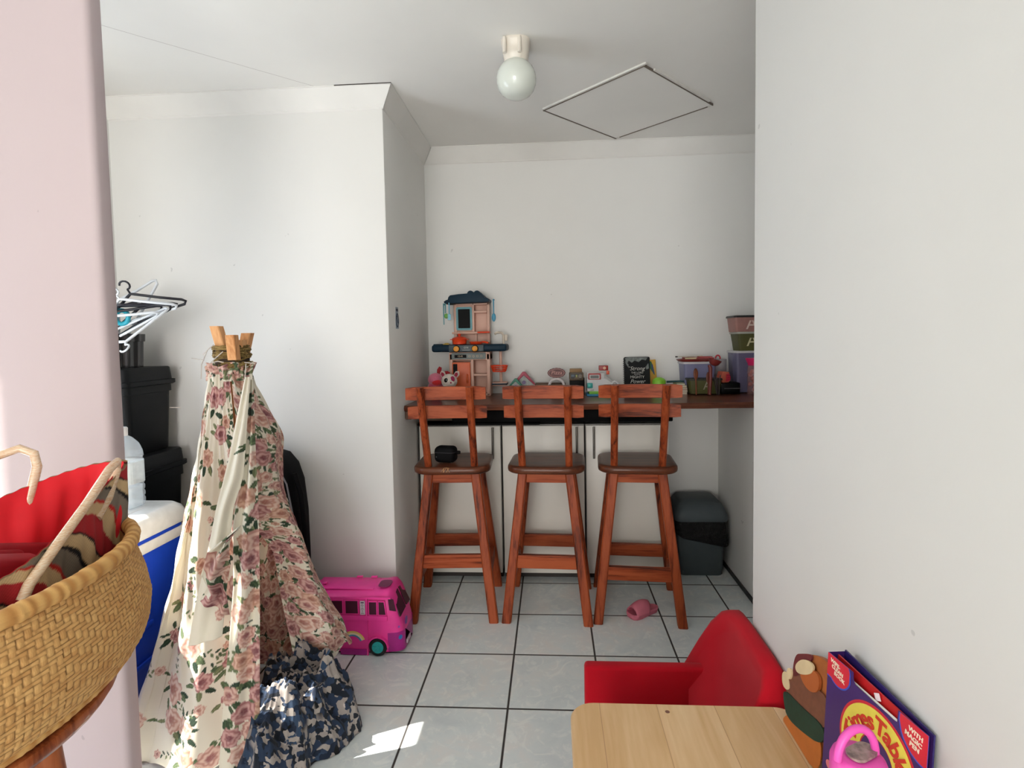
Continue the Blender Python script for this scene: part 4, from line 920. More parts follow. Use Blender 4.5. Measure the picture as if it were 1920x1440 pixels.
# stickers
def strip(mb, cx_, cz_, r0, r1, a0, a1, mi, y): mb.prism(arc(cx_, cz_, r1, a0, a1, 14)+arc(cx_, cz_, r0, a1, a0, 14), .001, T(0, y, 0), mi)
rb = MB(); rbx, rbz = ux(655)+.003, uz(1210)
for k, (ra, rb_) in enumerate(((.052, .060), (.044, .052), (.037, .044))): strip(rb, rbx, rbz, ra, rb_, 22, 140, k, YS-.0015)
tag(rb.build('rainbow_sticker', [plain((238, 206, 120), .4), plain((236, 222, 190), .4), plain((74, 150, 186), .4)], van), 'yellow, white and blue rainbow sticker')
lp = on_side(MB(), [(674, 1153), (683.5, 1153), (683.5, 1128), (674, 1128)], -.006, .004)
ll = lp.build('list_sticker', plain((214, 206, 214), .4), van)
x = MB()
for k in range(8): x.box((ux(678.7), YS-.0063, uz(1151-k*2.5)), (.014-.004*(k % 3), .0008, .0016))
x.box((ux(678.7), YS-.0063, uz(1130.5)), (.014, .0008, .005)); x.build('sticker_print', plain((90, 60, 96), .5), ll)
for x_, z_, r_, c in ((-.152, .078, .010, (52, 120, 190)), (-.157, .126, .005, (150, 90, 190)), (-.1445, .124, .0001, (80, 40, 120))):
    if r_ > .001: MB().lathe([(r_, 0), (r_, .002)], 16, M=T(x_, -.092 if z_ < .1 else -.094, z_) @ Rz(.9) @ Rx(PI/2)).build('round_sticker', plain(c, .4), van)
MB().lathe([(.017, 0), (.018, .003), (.012, .004)], 20, M=T(-.1425, -.03, .125) @ Ry(PI/2)).build('nose_emblem', plain((120, 60, 150), .4), van, 40)
MB().box((-.1345, -.02, .035), (.006, .06, .02), .002).build('number_plate', plain((214, 190, 204), .4), van)

# ------------------------------------------------------------------ black totes, hangers, cooler, bottle, bag
tm = plain((15, 17, 19), .5, .1, 30, spec=.2)
def tote(z, h, xr, label, w=.31, d=.34, y=-.29):
    t_ = thing('storage_tote', label, 'storage tote', (xr-w/2, y, z), 0, 'stacked black storage totes')
    def q(k, zz): return [(x, yy, zz) for x, yy in rrect((w-.03)*k, (d-.03)*k, .035, 5)]
    b_ = MB().loft([q(.86, .002), q(.88, .006), q(.955, h*.70), q(1.0, h*.705), q(1.0, h-.075)]).build('body', tm, t_, 40)
    MB().box((w*.5-.075, -(d-.03)*.5*.93, h*.38), (.012, .018, h*.6), .004, Matrix.Identity(4)).box((-w*.1, -(d-.03)*.5*.93, h*.38), (.012, .018, h*.6), .004).build('rib', tm, b_, 40)
    MB().loft([q(1.04, h-.085), q(1.09, h-.08), q(1.09, h-.062), q(1.02, h-.06), q(.985, h-.004), q(.96, h)]).build('lid', tm, t_, 40)
    return t_
tote(0, .46, -1.255, 'black storage tote on the floor at the bottom of the stack behind the cooler')
tote(.46, .44, -1.26, 'black storage tote in the middle of the stack, mostly hidden by the water bottle')
tote(.90, .40, -1.30, 'black ribbed storage tote at the top of the stack')
bk2 = thing('black_bucket', 'black ribbed plastic bucket full of coat hangers on top of the totes', 'bucket', (-1.46, -.30, 1.30))
def gear(r, z): return [((r+.004*math.cos(14*a))*math.cos(a), (r+.004*math.cos(14*a))*math.sin(a), z) for a in np.linspace(0, 2*PI, 113)[:-1]]
MB().loft([gear(.092, 0), gear(.098, .12), gear(.104, .121), gear(.106, .155), gear(.098, .156), gear(.088, .01)]).build('body', plain((16, 15, 17), .25, coat=.3), bk2, 40)
hwh = plain((214, 218, 222), .35); hbl = plain((18, 18, 30), .35)
def hanger(m, label, loc, rot, hook=True, s=1.):
    t_ = thing('coat_hanger', label, 'coat hanger', loc, 0, 'plastic coat hangers piled in the black bucket', rot=rot)
    w, h = .19*s, .085*s
    MB().tube([(-.012, 0, h+.012), (-w*.5, 0, h*.62), (-w+.012, 0, .012), (-w, 0, .0), (-w+.012, 0, -.012), (0, 0, -.014), (w-.012, 0, -.012), (w, 0, 0), (w-.012, 0, .012), (w*.5, 0, h*.62), (.012, 0, h+.012), (0, 0, h+.018)], .0062, 8, closed=True).build('frame', m, t_, 60)
    if hook: MB().tube([(0, 0, h+.014), (0, 0, h+.04)]+[(.0+.02*math.cos(a)-.0, 0, h+.06+.02*math.sin(a)) for a in np.linspace(-PI/2, PI*.9, 10)], .0042, 8).build('hook', m, t_, 60)
    return t_
hanger(hbl, 'uppermost dark navy coat hanger reaching furthest right out of the black bucket', (-1.30, -.33, 1.545), (.5, -.30, .15))
hanger(hwh, 'white coat hanger lying just under the uppermost navy hanger', (-1.32, -.36, 1.53), (.7, -.26, .1))
hanger(hbl, 'black coat hanger in the middle of the hanger pile', (-1.335, -.34, 1.50), (.6, -.42, -.05))
hanger(hwh, 'white coat hanger with its hook hanging down in the middle of the pile', (-1.345, -.37, 1.49), (2.4, -.40, .1))
hanger(hbl, 'lowest black coat hanger resting on the bucket rim', (-1.37, -.35, 1.485), (.8, -.5, .0), False)
hanger(hwh, 'pale grey white coat hanger standing up above all the others', (-1.345, -.31, 1.56), (.1, -1.05, .25), True, .85)
hanger(hbl, 'dark navy coat hanger second from the top of the pile, tilted steeply', (-1.33, -.35, 1.52), (.9, -.36, .2), False)
hanger(hwh, 'white coat hanger squeezed low between the black ones near the bucket rim', (-1.36, -.38, 1.47), (.8, -.46, .05), False, .9)
hanger(hbl, 'short black coat hanger leaning on the pillar side of the pile', (-1.40, -.36, 1.51), (.3, -.75, .3), False, .7)
tag(MB().tube([(.03*math.cos(a), 0, .03*math.sin(a)) for a in np.linspace(0, 2*PI, 25)[:-1]], .010, 10, closed=True).build('tape_roll', plain((40, 160, 180), .4), loc=(-1.375, -.37, 1.53), smooth=50), 'turquoise ring lying among the coat hangers by the pillar', 'ring')
# cooler
cl_ = thing('cooler_box', 'blue cooler box with a white lid standing left of the tent', 'cooler box', (-1.235, -.83, 0))
blu = plain((24, 70, 200), .4, .05, 10)
def cq(k, z, r=.05): return [(x*k, y*k, z) for x, y in rrect(.47, .60, r, 6)]
cb_ = MB().loft([cq(.90, .0), cq(.93, .01), cq(.985, .63)]).build('body', blu, cl_, 40)
for k in range(3):
    MB().box((.228+.003*k, -.05, .2+.14*k), (.010, .26, .022), .005).build('ridge', blu, cb_, 40)
MB().loft([cq(1.0, .615), cq(1.01, .62), cq(1.01, .65), cq(1.0, .655)]).build('white_rim', plain((222, 224, 224), .4), cl_, 40)
MB().loft([cq(1.015, .672), cq(1.03, .68), cq(1.03, .715), cq(1.0, .735), cq(.93, .752), cq(.90, .755)]).box((0, .0, .752), (.30, .38, .012), .006).build('lid', plain((226, 230, 232), .35), cl_, 50)
MB().loft([cq(.985, .645), cq(.985, .675)]).build('lid_gap', blu, cl_, 40)
# water bottle
wb = thing('water_bottle', 'large clear ribbed plastic water bottle standing on the cooler lid', 'water bottle', (-1.165, -.66, .757))
def bq(w, z): return [(x, y, z) for x, y in rrect(w, w*.9, w*.3, 6)]
sec = [(.10, 0), (.118, .006)]
for k in range(7): z = .02+k*.026; sec += [(.124, z), (.124, z+.012), (.117, z+.016), (.117, z+.020)]
sec += [(.124, .205), (.12, .225), (.10, .255), (.06, .28), (.036, .288), (.034, .296)]
pet, t = base_mat('clear_pet', .06, trans=0, alpha=.28, ior=1.45, spec=.8); t.b.inputs['Base Color'].default_value = (.80, .86, .90, 1)
MB().loft([bq(w, z) for w, z in sec]).build('body', pet, wb, 50)
wt_, t = base_mat('water_fill', .05, alpha=.35, ior=1.33); t.b.inputs['Base Color'].default_value = (.72, .80, .86, 1)
MB().loft([bq(.108, .006), bq(.110, .085)]).build('water', wt_, wb, 50)
MB().loft([bq(.1255, .10), bq(.1255, .185)], cap=False).build('label_band', attr_mat('x') if False else plain((222, 228, 226), .5, .08, 40, alpha=.5), wb)
MB().lathe([(.02, .288), (.021, .318), (.018, .322), (.001, .322)], 20).build('cap', plain((232, 232, 232), .4), wb, 40)
# black bag behind the tent
bgm = plain((5, 5, 7), .75, .1, 30, .1, spec=.15)
gb_ = thing('black_bag', 'large black padded bag with a zip standing against the wall behind the tent', 'bag', (-.885, -.235, 0))
def gq(k, z, dy=0): return [(x*k, y*min(1, k*1.05)+dy, z) for x, y in rrect(.50, .22, .07, 6)]
MB().loft([gq(.92, 0), gq(.98, .02), gq(1.0, .3), gq(.985, .6), gq(.93, .75), gq(.84, .83), gq(.70, .88), gq(.45, .905), gq(.1, .915)]).build('body', bgm, gb_, 60)
MB().tube([(x*1.0, -.09-.0, z) for x, z in [(.235, .1), (.245, .4), (.238, .62), (.215, .76), (.17, .85), (.09, .9)]], .004, 8).build('zip_piping', plain((120, 118, 122), .5), gb_, 50)
MB().tube([(.252, -.02, .42), (.268, -.04, .55), (.262, -.05, .70), (.235, -.05, .80)], .012, 8).build('strap', bgm, gb_, 50)

# ------------------------------------------------------------------ slipper and wall sticker
sl_ = thing('slide_sandal', 'single pink child slide sandal on the tiles under the right bar stool', 'sandal', (.985, .02, 0), math.radians(32))
pks = plain((214, 116, 136), .55, .04, 30)
def foot(k, z): return [(x*k, y*k, z) for x, y in ((-.088, -.012), (-.084, -.028), (-.068, -.038), (-.04, -.040), (0, -.033), (.04, -.028), (.07, -.026), (.086, -.014), (.09, 0), (.086, .014), (.07, .026), (.04, .029), (0, .034), (-.04, .042), (-.07, .038), (-.086, .02))]
MB().loft([foot(.96, 0), foot(1.0, .004), foot(1.02, .014), foot(1.03, .024), foot(.97, .026), foot(.9, .019), foot(.3, .017)]).build('sole', pks, sl_, 50)
lo = []
for i in range(9):
    f_ = i/8; x = -.070+.080*f_; w_ = .043-.003*f_; hh = .030+.026*math.sin(PI*min(1, f_*.75+.12))+.014*f_
    lo.append([(x+(.02*f_)*(math.sin(a)) , -w_*math.cos(a), .012+hh*math.sin(a)) for a in np.linspace(0, PI, 15)])
st_ = MB().loft(lo, close=False).build('strap', pks, sl_, 60); md = st_.modifiers.new('t', 'SOLIDIFY'); md.thickness = .006
sk_ = thing('wall_sticker', 'small pale blue paper notice with a round dial picture on the alcove left wall', 'sticker', (XL, .05, 1.52))
MB().prism([(-.027, -.055), (.027, -.055), (.022, .055), (-.022, .055)], .001, Rz(-PI/2) @ T(0, 0, 0)).build('paper', plain((150, 162, 176), .6), sk_)
MB().tube([(.0018, .022*math.cos(a), -.012+.034*math.sin(a)) for a in np.linspace(0, 2*PI, 25)[:-1]], .0022, 6, closed=True).box((.0016, 0, .040), (.001, .034, .012)).tube([(.0018, .012, -.026), (.0018, -.004, -.004), (.0018, -.004, .012)], .0016, 5).box((.0018, -.006, .008), (.001, .016, .004)).build('print', plain((40, 50, 70), .6), sk_)

# ------------------------------------------------------------------ red kids armchair
ch = thing('kids_armchair', 'small red velvet armchair with rounded backrest against the right wall', 'armchair', (0, 0, 0))
vel, t = base_mat('red_velvet', .9, sheen=.08, spec=.1); v = t.coord()
t.link(t.ramp(t.noise(v, 5, 3), [(.3, s2l((164, 10, 28))), (.7, s2l((186, 20, 36)))]), t.b.inputs['Base Color']); t.bump(t.noise(v, 300, 2), .2, .001)
# backrest: outline in y,z swept from the leaning inner face to the wall side
CYF, CYN = -.985, -1.375
def back_loop(x_of, sc=1.):
    o_ = []
    pts = [(CYF-.01, .05), (CYF, .20), (CYF+.012, .34), (CYF+.022, .43), (CYF+.018, .49), (CYF-.005, .535), (CYF-.045, .555)]+[(y, .56) for y in np.linspace(CYF-.11, CYN+.11, 5)]+[(CYN+.045, .555), (CYN+.01, .53), (CYN-.01, .49), (CYN-.015, .41), (CYN-.01, .30), (CYN, .05)]
    ym, zm = (CYF+CYN)/2, .3
    return [(x_of(z), ym+(y-ym)*sc, zm+(z-zm)*(sc if z > zm else 1)) for y, z in pts]
xi = lambda z: .940+max(0, z-.34)*.60
MB().loft([back_loop(lambda z: xi(z)+.004, .80), back_loop(lambda z: xi(z), .93), back_loop(lambda z: xi(z)+.010, .985), back_loop(lambda z: xi(z)+.03, 1.0), back_loop(lambda z: 1.108, 1.0), back_loop(lambda z: 1.119, .97)]).build('backrest', vel, ch, 70)
def arm(y, label=None):
    MB().box((.835, y, .205), (.41, .042, .37), .012, seg=3).build('armrest', vel, ch, 50)
arm(-1.052); arm(-1.352)
MB().box((.80, -1.20, .15), (.31, .265, .12), .02, seg=3).build('seat_base', vel, ch, 50)
MB().box((.80, -1.20, .22), (.29, .26, .03), .012, seg=3).build('seat_cushion', vel, ch, 50)
for x_, y_ in ((.66, -1.05), (.66, -1.35), (1.04, -1.05), (1.04, -1.35)): MB().lathe([(.014, 0), (.02, .045)], 14, (x_, y_, 0)).build('foot', plain((40, 28, 22), .5), ch, 40)

# ------------------------------------------------------------------ kids table
tb_ = thing('kids_table', 'low light wooden child table with rounded corners in the foreground', 'table', (.848, -1.80, 0))
tbm, t = base_mat('beech_board', .38, coat=.25)
v = t.coord(scale=(9, .9, 9)); n1_ = t.noise(v, 1.4, 4, .55, 1.); n2_ = t.noise(t.coord(scale=(60, 5, 60)), 1.5, 3)
sx_ = t.new('ShaderNodeSeparateXYZ'); t.link(t.coord(), sx_.inputs[0]); xx = sx_.outputs[0]
pl_ = t.math('FLOOR', t.math('MULTIPLY_ADD', xx, 7.2, .45)); wn_ = t.new('ShaderNodeTexWhiteNoise', noise_dimensions='1D'); t.link(pl_, wn_.inputs['W'])
f_ = t.math('ADD', t.math('MULTIPLY_ADD', n2_, .2, t.math('MULTIPLY', n1_, .55)), t.math('MULTIPLY', wn_.outputs[0], .22))
c_b = t.ramp(f_, [(.36, s2l((206, 166, 116))), (.5, s2l((220, 184, 138))), (.66, s2l((232, 202, 160)))])
fe = t.math('FRACT', t.math('MULTIPLY_ADD', xx, 7.2, .45)); c_b = t.mix(t.math('MULTIPLY', t.math('LESS_THAN', fe, .012), .6), c_b, s2l((150, 104, 64)))
kd = t.new('ShaderNodeVectorMath', operation='DISTANCE'); t.link(t.coord(), kd.inputs[0]); kd.inputs[1].default_value = (-.040, .375, .5)
c_b = t.mix(t.math('LESS_THAN', kd.outputs['Value'], .0055), c_b, s2l((120, 76, 56)))
t.link(c_b, t.b.inputs['Base Color']); t.bump(f_, .05, .001)
def tq_(k, z): return [(x*k, y*k, z) for x, y in rrect(.545, .81, .055, 8)]
MB().loft([tq_(.985, .476), tq_(1, .479), tq_(1, .495), tq_(.99, .5), tq_(.5, .5)]).build('tabletop', tbm, tb_, 40)
for sx in (-1, 1):
    for sy in (-1, 1): MB().beam((sx*.22, sy*.35, 0), (sx*.21, sy*.33, .477), .04, .04).build('leg', tbm, tb_, 30)
for sy in (-1, 1): MB().box((0, sy*.33, .445), (.38, .018, .06), .002).build('apron', tbm, tb_)
for sx in (-1, 1): MB().box((sx*.21, 0, .445), (.018, .62, .06), .002).build('apron', tbm, tb_)

# ------------------------------------------------------------------ times table book
BZ, BW = .285, .228
bkk = thing('activity_book', 'purple activity book folder with red badges and yellow ring leaning on the right wall', 'book', (1.0575, -1.651, .5)); bkk.rotation_euler = (0, .048, math.radians(9.6))
BM = Matrix(((0, 0, -1, 0), (-1, 0, 0, 0), (0, 1, 0, 0), (0, 0, 0, 1)))       # sheet x -> -y, sheet y -> z, sheet normal -> -x
def sheet(mb, poly, z, d=.0012, mi=0, wedge=0):
    """flat piece; wedge pushes its far (left) end back so that the folder stands slightly open"""
    n = len(poly); zz_ = lambda x: z-wedge*(1-x/BW)
    vs = [(x, y, zz_(x)) for x, y in poly]+[(x, y, zz_(x)+d) for x, y in poly]
    return mb.add(vs, [tuple(range(n))[::-1], tuple(range(n, 2*n))]+[(i, (i+1) % n, n+(i+1) % n, n+i) for i in range(n)], BM, mi)
pur = plain((62, 34, 104), .35, .05, 20); prd = plain((206, 38, 58), .35); pye = plain((230, 214, 84), .4); pbl = plain((60, 84, 190), .4); pwh = plain((236, 220, 196), .5)
front_p = [(0, 0), (BW, 0), (BW, BZ), (.169, BZ), (.168, BZ-.021), (.160, BZ-.022), (.072, BZ-.019), (.067, BZ-.012), (.066, BZ), (0, BZ)]
sheet(MB(), [(0, 0), (BW+.003, 0), (BW+.003, BZ+.003), (0, BZ+.003)], -.008, .003, 0, .028).build('back_cover', plain((40, 30, 96), .4), bkk)
sheet(MB(), [(.003, .002), (BW-.004, .002), (BW-.004, BZ-.004), (.003, BZ-.004)], -.004, .003, 0, .016).build('red_inner_book', [plain((190, 30, 34), .35)], bkk)
sheet(MB(), [(.006, .004), (BW-.008, .004), (BW-.008, BZ-.0175), (.006, BZ-.0175)], -.0008, .0006, 0, .004).build('pages', plain((226, 220, 214), .7), bkk)
fc = MB(); sheet(fc, front_p, -.0005, .001); fc.add([(0, 0, 0), (0, BZ, 0), (0, BZ, -.034), (0, 0, -.034)], [(0, 1, 2, 3)], BM); fc_ = fc.build('front_cover', pur, bkk)
g_ = MB(); g2 = MB()
def bulge(k): return [(0, BZ), (0, BZ-.042-k)]+[(x, y) for x, y in arc(.030, BZ-.020, .029+k, 232, 350, 14)]+[(.0585+k*.6, BZ-.008), (.055+k*.6, BZ)]
def bulge2(k): return [(BW, BZ), (.174-k*.6, BZ), (.174-k, BZ-.012)]+[(x, y) for x, y in arc(.222, BZ-.006, .048+k, 205, 268, 12)]+[(BW, BZ-.052-k)]
sheet(g_, bulge(.003), .0006, .0004, 0); sheet(g_, bulge(0), .0010, .0004, 1); sheet(g2, bulge2(.003), .0006, .0004, 0); sheet(g2, bulge2(0), .0010, .0004, 1)
g_.build('badge', [pbl, prd], fc_); g2.build('badge', [pbl, prd], fc_)
rg = MB(); RC = (.130, .170)
def ann(r0, r1, z, mi):
    a = arc(RC[0], RC[1], r1, -60, 240, 48); b_ = arc(RC[0], RC[1], r0, 240, -60, 48)
    n = len(a); vs = [(x, y, z) for x, y in a]+[(x, y, z) for x, y in b_[::-1]]
    rg.add(vs, [(i, i+1, n+i+1, n+i) for i in range(n-1)], BM, mi)
ann(.036, .089, .0007, 0); ann(.038, .084, .0012, 1); rg.build('title_ring', [prd, pye], fc_)
ti = MB()
for chh, a in zip('TimesTables', (172, 157, 140, 121, 105, 84, 67, 50, 37, 26, 11)):
    a = math.radians(a); ti.text(chh, .040, BM @ T(RC[0]+.060*math.cos(a), RC[1]+.060*math.sin(a), .0020) @ Rz(a-PI/2), 0, .0004, offset=.0010)
ti.build('title_lettering', plain((208, 52, 36), .4), fc_)
bt_ = MB()
for s_, x_, y_ in (('WIPE-', .022, .274), ('CLEAN', .028, .264), ('BOOK', .034, .254)): bt_.text(s_, .0098, BM @ T(x_, y_, .0020) @ Rz(-.12), 0, .0003, offset=.0003)
bt_.build('badge_lettering', pwh, fc_); bt_ = MB()
for s_, x_, y_ in (('WITH', .206, .272), ('MAGIC', .202, .261), ('PEN', .205, .250)): bt_.text(s_, .0105, BM @ T(x_, y_, .0020) @ Rz(-.1), 0, .0003, offset=.0003)
bt_.build('badge_lettering', pwh, fc_)
MB().box((0, 0, 0), (.012, .012, .001), .0, BM @ T(.118, BZ-.012, -.0055) @ Rz(.5)).build('white_print', plain((226, 210, 214), .5), bkk)
MB().lathe([(.008, 0), (.008, .0006)], 16, M=BM @ T(.019, .074, .001)).build('small_emblem', plain((220, 120, 130), .5), fc_)

# ------------------------------------------------------------------ wooden animal cut-out
wb2 = thing('wooden_animal', 'painted wooden animal cut-out with brown body and dark green base, beside the purple book', 'wooden toy', (1.085, 0, .5)); wb2.rotation_euler = (0, .12, 0)
AY = -1.415
def cut(poly, z, d, name, m, par=None):
    M2 = Matrix(((0, 0, -1, 0), (-1, 0, 0, AY), (0, 1, 0, 0), (0, 0, 0, 1))); n = len(poly)
    vs = [(x, y, z) for x, y in poly]+[(x, y, z+d) for x, y in poly]
    return MB().add(vs, [tuple(range(n))[::-1], tuple(range(n, 2*n))]+[(i, (i+1) % n, n+(i+1) % n, n+i) for i in range(n)], M2).build(name, m, par or wb2, 30)
def blob(pts, n=3):
    p = [Vector(q) for q in pts]
    for _ in range(n):
        o_ = []
        for i in range(len(p)): a, b_ = p[i], p[(i+1) % len(p)]; o_ += [a*.75+b_*.25, a*.25+b_*.75]
        p = o_
    return [tuple(q) for q in p]
och = plain((170, 96, 44), .6, .12, 40); brn = plain((122, 76, 56), .6, .12, 60); mar = plain((112, 42, 44), .6, .1, 40); crm = plain((222, 200, 158), .6); grd = plain((22, 56, 42), .6, .15, 80); oran = plain((186, 104, 42), .55, .1, 30)
cut(blob([(.044, .120), (.044, .165), (.075, .185), (.112, .208), (.150, .222), (.19, .228), (.215, .20), (.215, .10), (.19, .02), (.13, .0), (.09, .0), (.05, .0), (.035, .04), (.028, .08)]), 0, .012, 'board', och)
cut(blob([(.046, .112), (.045, .168), (.080, .190), (.116, .210), (.118, .195), (.085, .168), (.080, .140)]), .0125, .004, 'maroon_ear', mar)
cut(blob([(.060, .152), (.090, .185), (.136, .200), (.136, .178), (.100, .152), (.070, .140)]), .0170, .004, 'cream_patch', crm)
cut(blob([(.080, .146), (.118, .182), (.160, .190), (.166, .160), (.140, .138), (.105, .134)]), .0135, .006, 'nose', plain((180, 96, 44), .6), None)
cut(blob([(.028, .126), (.050, .134), (.050, .108), (.028, .100)]), .0170, .004, 'cream_claw', crm)
cut(blob([(.000, .098), (.022, .112), (.048, .088), (.032, .072), (.008, .072)], 2), .0125, .005, 'cream_claw', crm)
cut(blob([(.026, .112), (.080, .150), (.133, .152), (.205, .168), (.205, .095), (.106, .074), (.036, .064), (.020, .078)], 2), .0125, .004, 'brown_body', brn)
cut(blob([(.018, .070), (.106, .084), (.205, .110), (.205, .070), (.119, .038), (.055, .022), (.030, .040)], 2), .0130, .006, 'green_rim', grd)
cut(blob([(.028, .0), (.048, .026), (.086, .046), (.143, .064), (.200, .076), (.200, .0), (.10, .0), (.05, .0)], 2), .0145, .002, 'orange_foot', oran)

# ------------------------------------------------------------------ pink drinking bottle
db = thing('drink_bottle', 'child drink bottle with bright pink loop lid in front of the purple book', 'drink bottle', (1.012, -1.862, .5))
MB().lathe([(.03, 0), (.034, .004), (.036, .10), (.036, .19), (.034, .2)], 32).build('body', clear_mat((120, 112, 104), .6), db, 50)
pnk = plain((230, 84, 178), .4)
MB().lathe([(.039, .195), (.040, .20), (.040, .232), (.037, .240), (.030, .244), (.001, .243)], 40).build('lid', pnk, db, 50)
MB().prism([(x, z) for x, z in rrect(.052, .03, .014, 5)], .004, T(.004, 0, .248) @ Rz(.5) @ Rx(PI/2) @ T(0, -.002, 0)).build('lid_window', plain((150, 130, 124), .15, .5, 90), db, 50)
MB().tube([(.034*math.cos(a)-.006, .018-.018*math.sin(a)*0, .243+.0+.045*math.sin(a)) for a in np.linspace(PI, 0, 17)], .0062, 10, M=Rz(.25) @ T(0, -.02, 0)).build('carry_loop', pnk, db, 60)

# ------------------------------------------------------------------ woven basket on a round stool, with a bag
def ell(a): return (-.485+.245*math.cos(a), -1.93+.36*math.sin(a))
rs_ = thing('wooden_stool', 'reddish wooden stool carrying the big woven basket by the pillar', 'stool', (-.47, -1.93, 0))
redw = wood('red_wood', (150, 78, 42), (104, 46, 24), (172, 98, 58), .35, 1, 2, .3)
MB().lathe([(.18, .762), (.20, .766), (.207, .778), (.205, .79), (.195, .795), (.001, .796)], 48, sx=1.12, sy=1.35).build('seat', redw, rs_, 50)
for k in range(4):
    a = PI/4+k*PI/2; MB().tube([(math.cos(a)*.20, math.sin(a)*.22, 0), (math.cos(a)*.125, math.sin(a)*.14, .765)], [.018, .026], 16).build('leg', redw, rs_, 40)
bs = thing('woven_basket', 'large oval basket of golden herringbone straw weave on the wooden stool', 'basket', (-.485, -1.93, .797))
NA, NZ = 1500, 260; hz = .215
aa = np.linspace(0, 2*PI, NA+1)[:-1][None]; zz = np.linspace(0, 1, NZ)[:, None]
prof = .80+.26*np.sin(np.clip(zz*1.25+.12, 0, 1.6)/1.6*PI)**.8+.0*zz; prof = np.interp(zz, [0, .06, .18, .38, .62, .85, 1], [.985, 1.03, 1.06, 1.08, 1.06, 1.02, 1.0])
ci = (aa*(192/(2*PI))); cj = zz*30.
blk_ = np.floor(ci/8.).astype(int); sg = np.where(blk_ % 2 == 0, 1, -1)
di = np.floor(ci)+0*cj; dj = np.floor(cj)+0*ci
over = ((di*sg+dj) % 4) < 2
fi = ci % 1+0*cj; fj = cj % 1+0*ci
ph_ = ((di*sg+dj) % 4)
# 'over' = upright strand on top; float of two cells gives the long twill stitch
hgt = np.where(over, np.sin(PI*np.clip(fi, 0, 1))**.5*(.55+.45*np.sin(PI*((ph_+ (fj if True else 0)) % 2)/2)), np.sin(PI*fj)**.5*(.55+.45*np.sin(PI*(((ph_-2)+fi) % 2)/2)))
rsn = np.random.RandomState(2); r1_ = rsn.rand(400, 400)
tone = r1_[(di.astype(int) % 400), (dj.astype(int)//2 % 400)]*.5+r1_[(dj.astype(int) % 400), (di.astype(int)//2 % 400)]*.5
fib = .5+.5*np.sin(np.where(over, fi, fj)*26+tone*40)
ca, cb2, cd = LC((232, 190, 126)), LC((186, 130, 72)), LC((92, 56, 26))
mixk = np.clip(.15+.5*tone+.35*fib*.6, 0, 1)[..., None]
colb = ca*(1-mixk)+cb2*mixk; gap = np.clip(1-hgt*1.6, 0, 1)[..., None]; colb = colb*(1-gap)+cd*gap  # shade between the strands is put into the colour by height
Rr = prof+(hgt*.003-.001)/.3
Pb = np.stack([.245*Rr*np.cos(aa), .36*Rr*(1+.035*(1-zz))*np.sin(aa), .010+zz*(hz-.010)+0*aa], -1)
straw = attr_mat('straw_weave', .65, 0, 700)
grid_mesh('woven_side', Pb, colb, straw, bs, True)
inr = np.linspace(0, 1, 12)[:, None]; Pi_ = np.stack([.245*(.985-.0*inr)*np.cos(aa[:, ::5])*np.interp(1-inr, [0, .3, 1], [.78, .98, .97]), .36*.985*np.sin(aa[:, ::5])*np.interp(1-inr, [0, .3, 1], [.78, .98, .97]), (hz-.004)*(1-inr)+.012*inr+0*aa[:, ::5]], -1)
grid_mesh('inner_lining', Pi_, np.tile(LC((186, 140, 84)), (Pi_.shape[0]*Pi_.shape[1], 1)), straw, bs, True)
MB().loft([[(.245*k*math.cos(a), .36*k*math.sin(a), z) for a in np.linspace(0, 2*PI, 65)[:-1]] for k, z in ((.6, .001), (.96, .001), (.97, .012), (.5, .013))]).build('base', plain((176, 126, 70), .7, .15, 80, .3), bs, 50)
# rolled rim and foot ring with wrapped straw
def ring(name, k, z, r, tw, seed, ky=1.):
    n_, m_ = 900, 14; a = np.linspace(0, 2*PI, n_+1)[:-1][None]; b_ = np.linspace(0, 2*PI, m_+1)[:-1][:, None]
    wr2 = .5+.5*np.sin(a*tw+b_*1.); rr2 = r*(1+.12*wr2*(.5+.5*np.sin(a*37)))
    Pq = np.stack([(.245*k+rr2*np.cos(b_))*np.cos(a), (.36*k*ky+rr2*np.cos(b_))*np.sin(a), z+rr2*np.sin(b_)*1.1+0*a], -1)
    Pq = np.concatenate([Pq, Pq[:1]], 0)
    q2 = np.sin(a*tw*.5+np.sin(a*11)*3)*.5+.5+0*b_; q2 = np.concatenate([q2, q2[:1]], 0)[..., None]
    grid_mesh(name, Pq, LC((222, 176, 110))*(1-q2)+LC((188, 134, 74))*q2, straw, bs, True)
ring('rim', 1.005, hz+.002, .013, 160, 1); ring('foot_ring', .965, .011, .0095, 150, 2, 1.035)
# tote bag standing in the basket (mouth loop, world coordinates relative to basket)
O_ = np.array([-.485, -1.93, .797])
mouth = np.array([(-.385, -1.585, 1.150), (-.383, -1.59, 1.142), (-.358, -1.68, 1.120), (-.325, -1.80, 1.078), (-.305, -1.92, 1.045), (-.33, -2.06, 1.03), (-.40, -2.17, 1.03), (-.52, -2.19, 1.03), (-.60, -2.10, 1.04), (-.60, -1.95, 1.05), (-.56, -1.80, 1.085), (-.51, -1.70, 1.125), (-.45, -1.61, 1.15), (-.388, -1.583, 1.153)])-O_
mouth = np.array([tuple(v_) for v_ in blob([tuple(q) for q in mouth], 3)]) if False else mouth
def cl_resample(p, n):
    q = np.vstack([p, p[:1]]); 
    for _ in range(2):
        o_ = []
        for i in range(len(q)-1): o_ += [q[i]*.75+q[i+1]*.25, q[i]*.25+q[i+1]*.75]
        q = np.vstack([o_, o_[0]])
    d = np.r_[0, np.cumsum(np.linalg.norm(np.diff(q, axis=0), axis=1))]; s_ = np.linspace(0, d[-1], n+1)[:-1]
    return np.stack([np.interp(s_, d, q[:, k]) for k in range(3)], 1), d[-1]
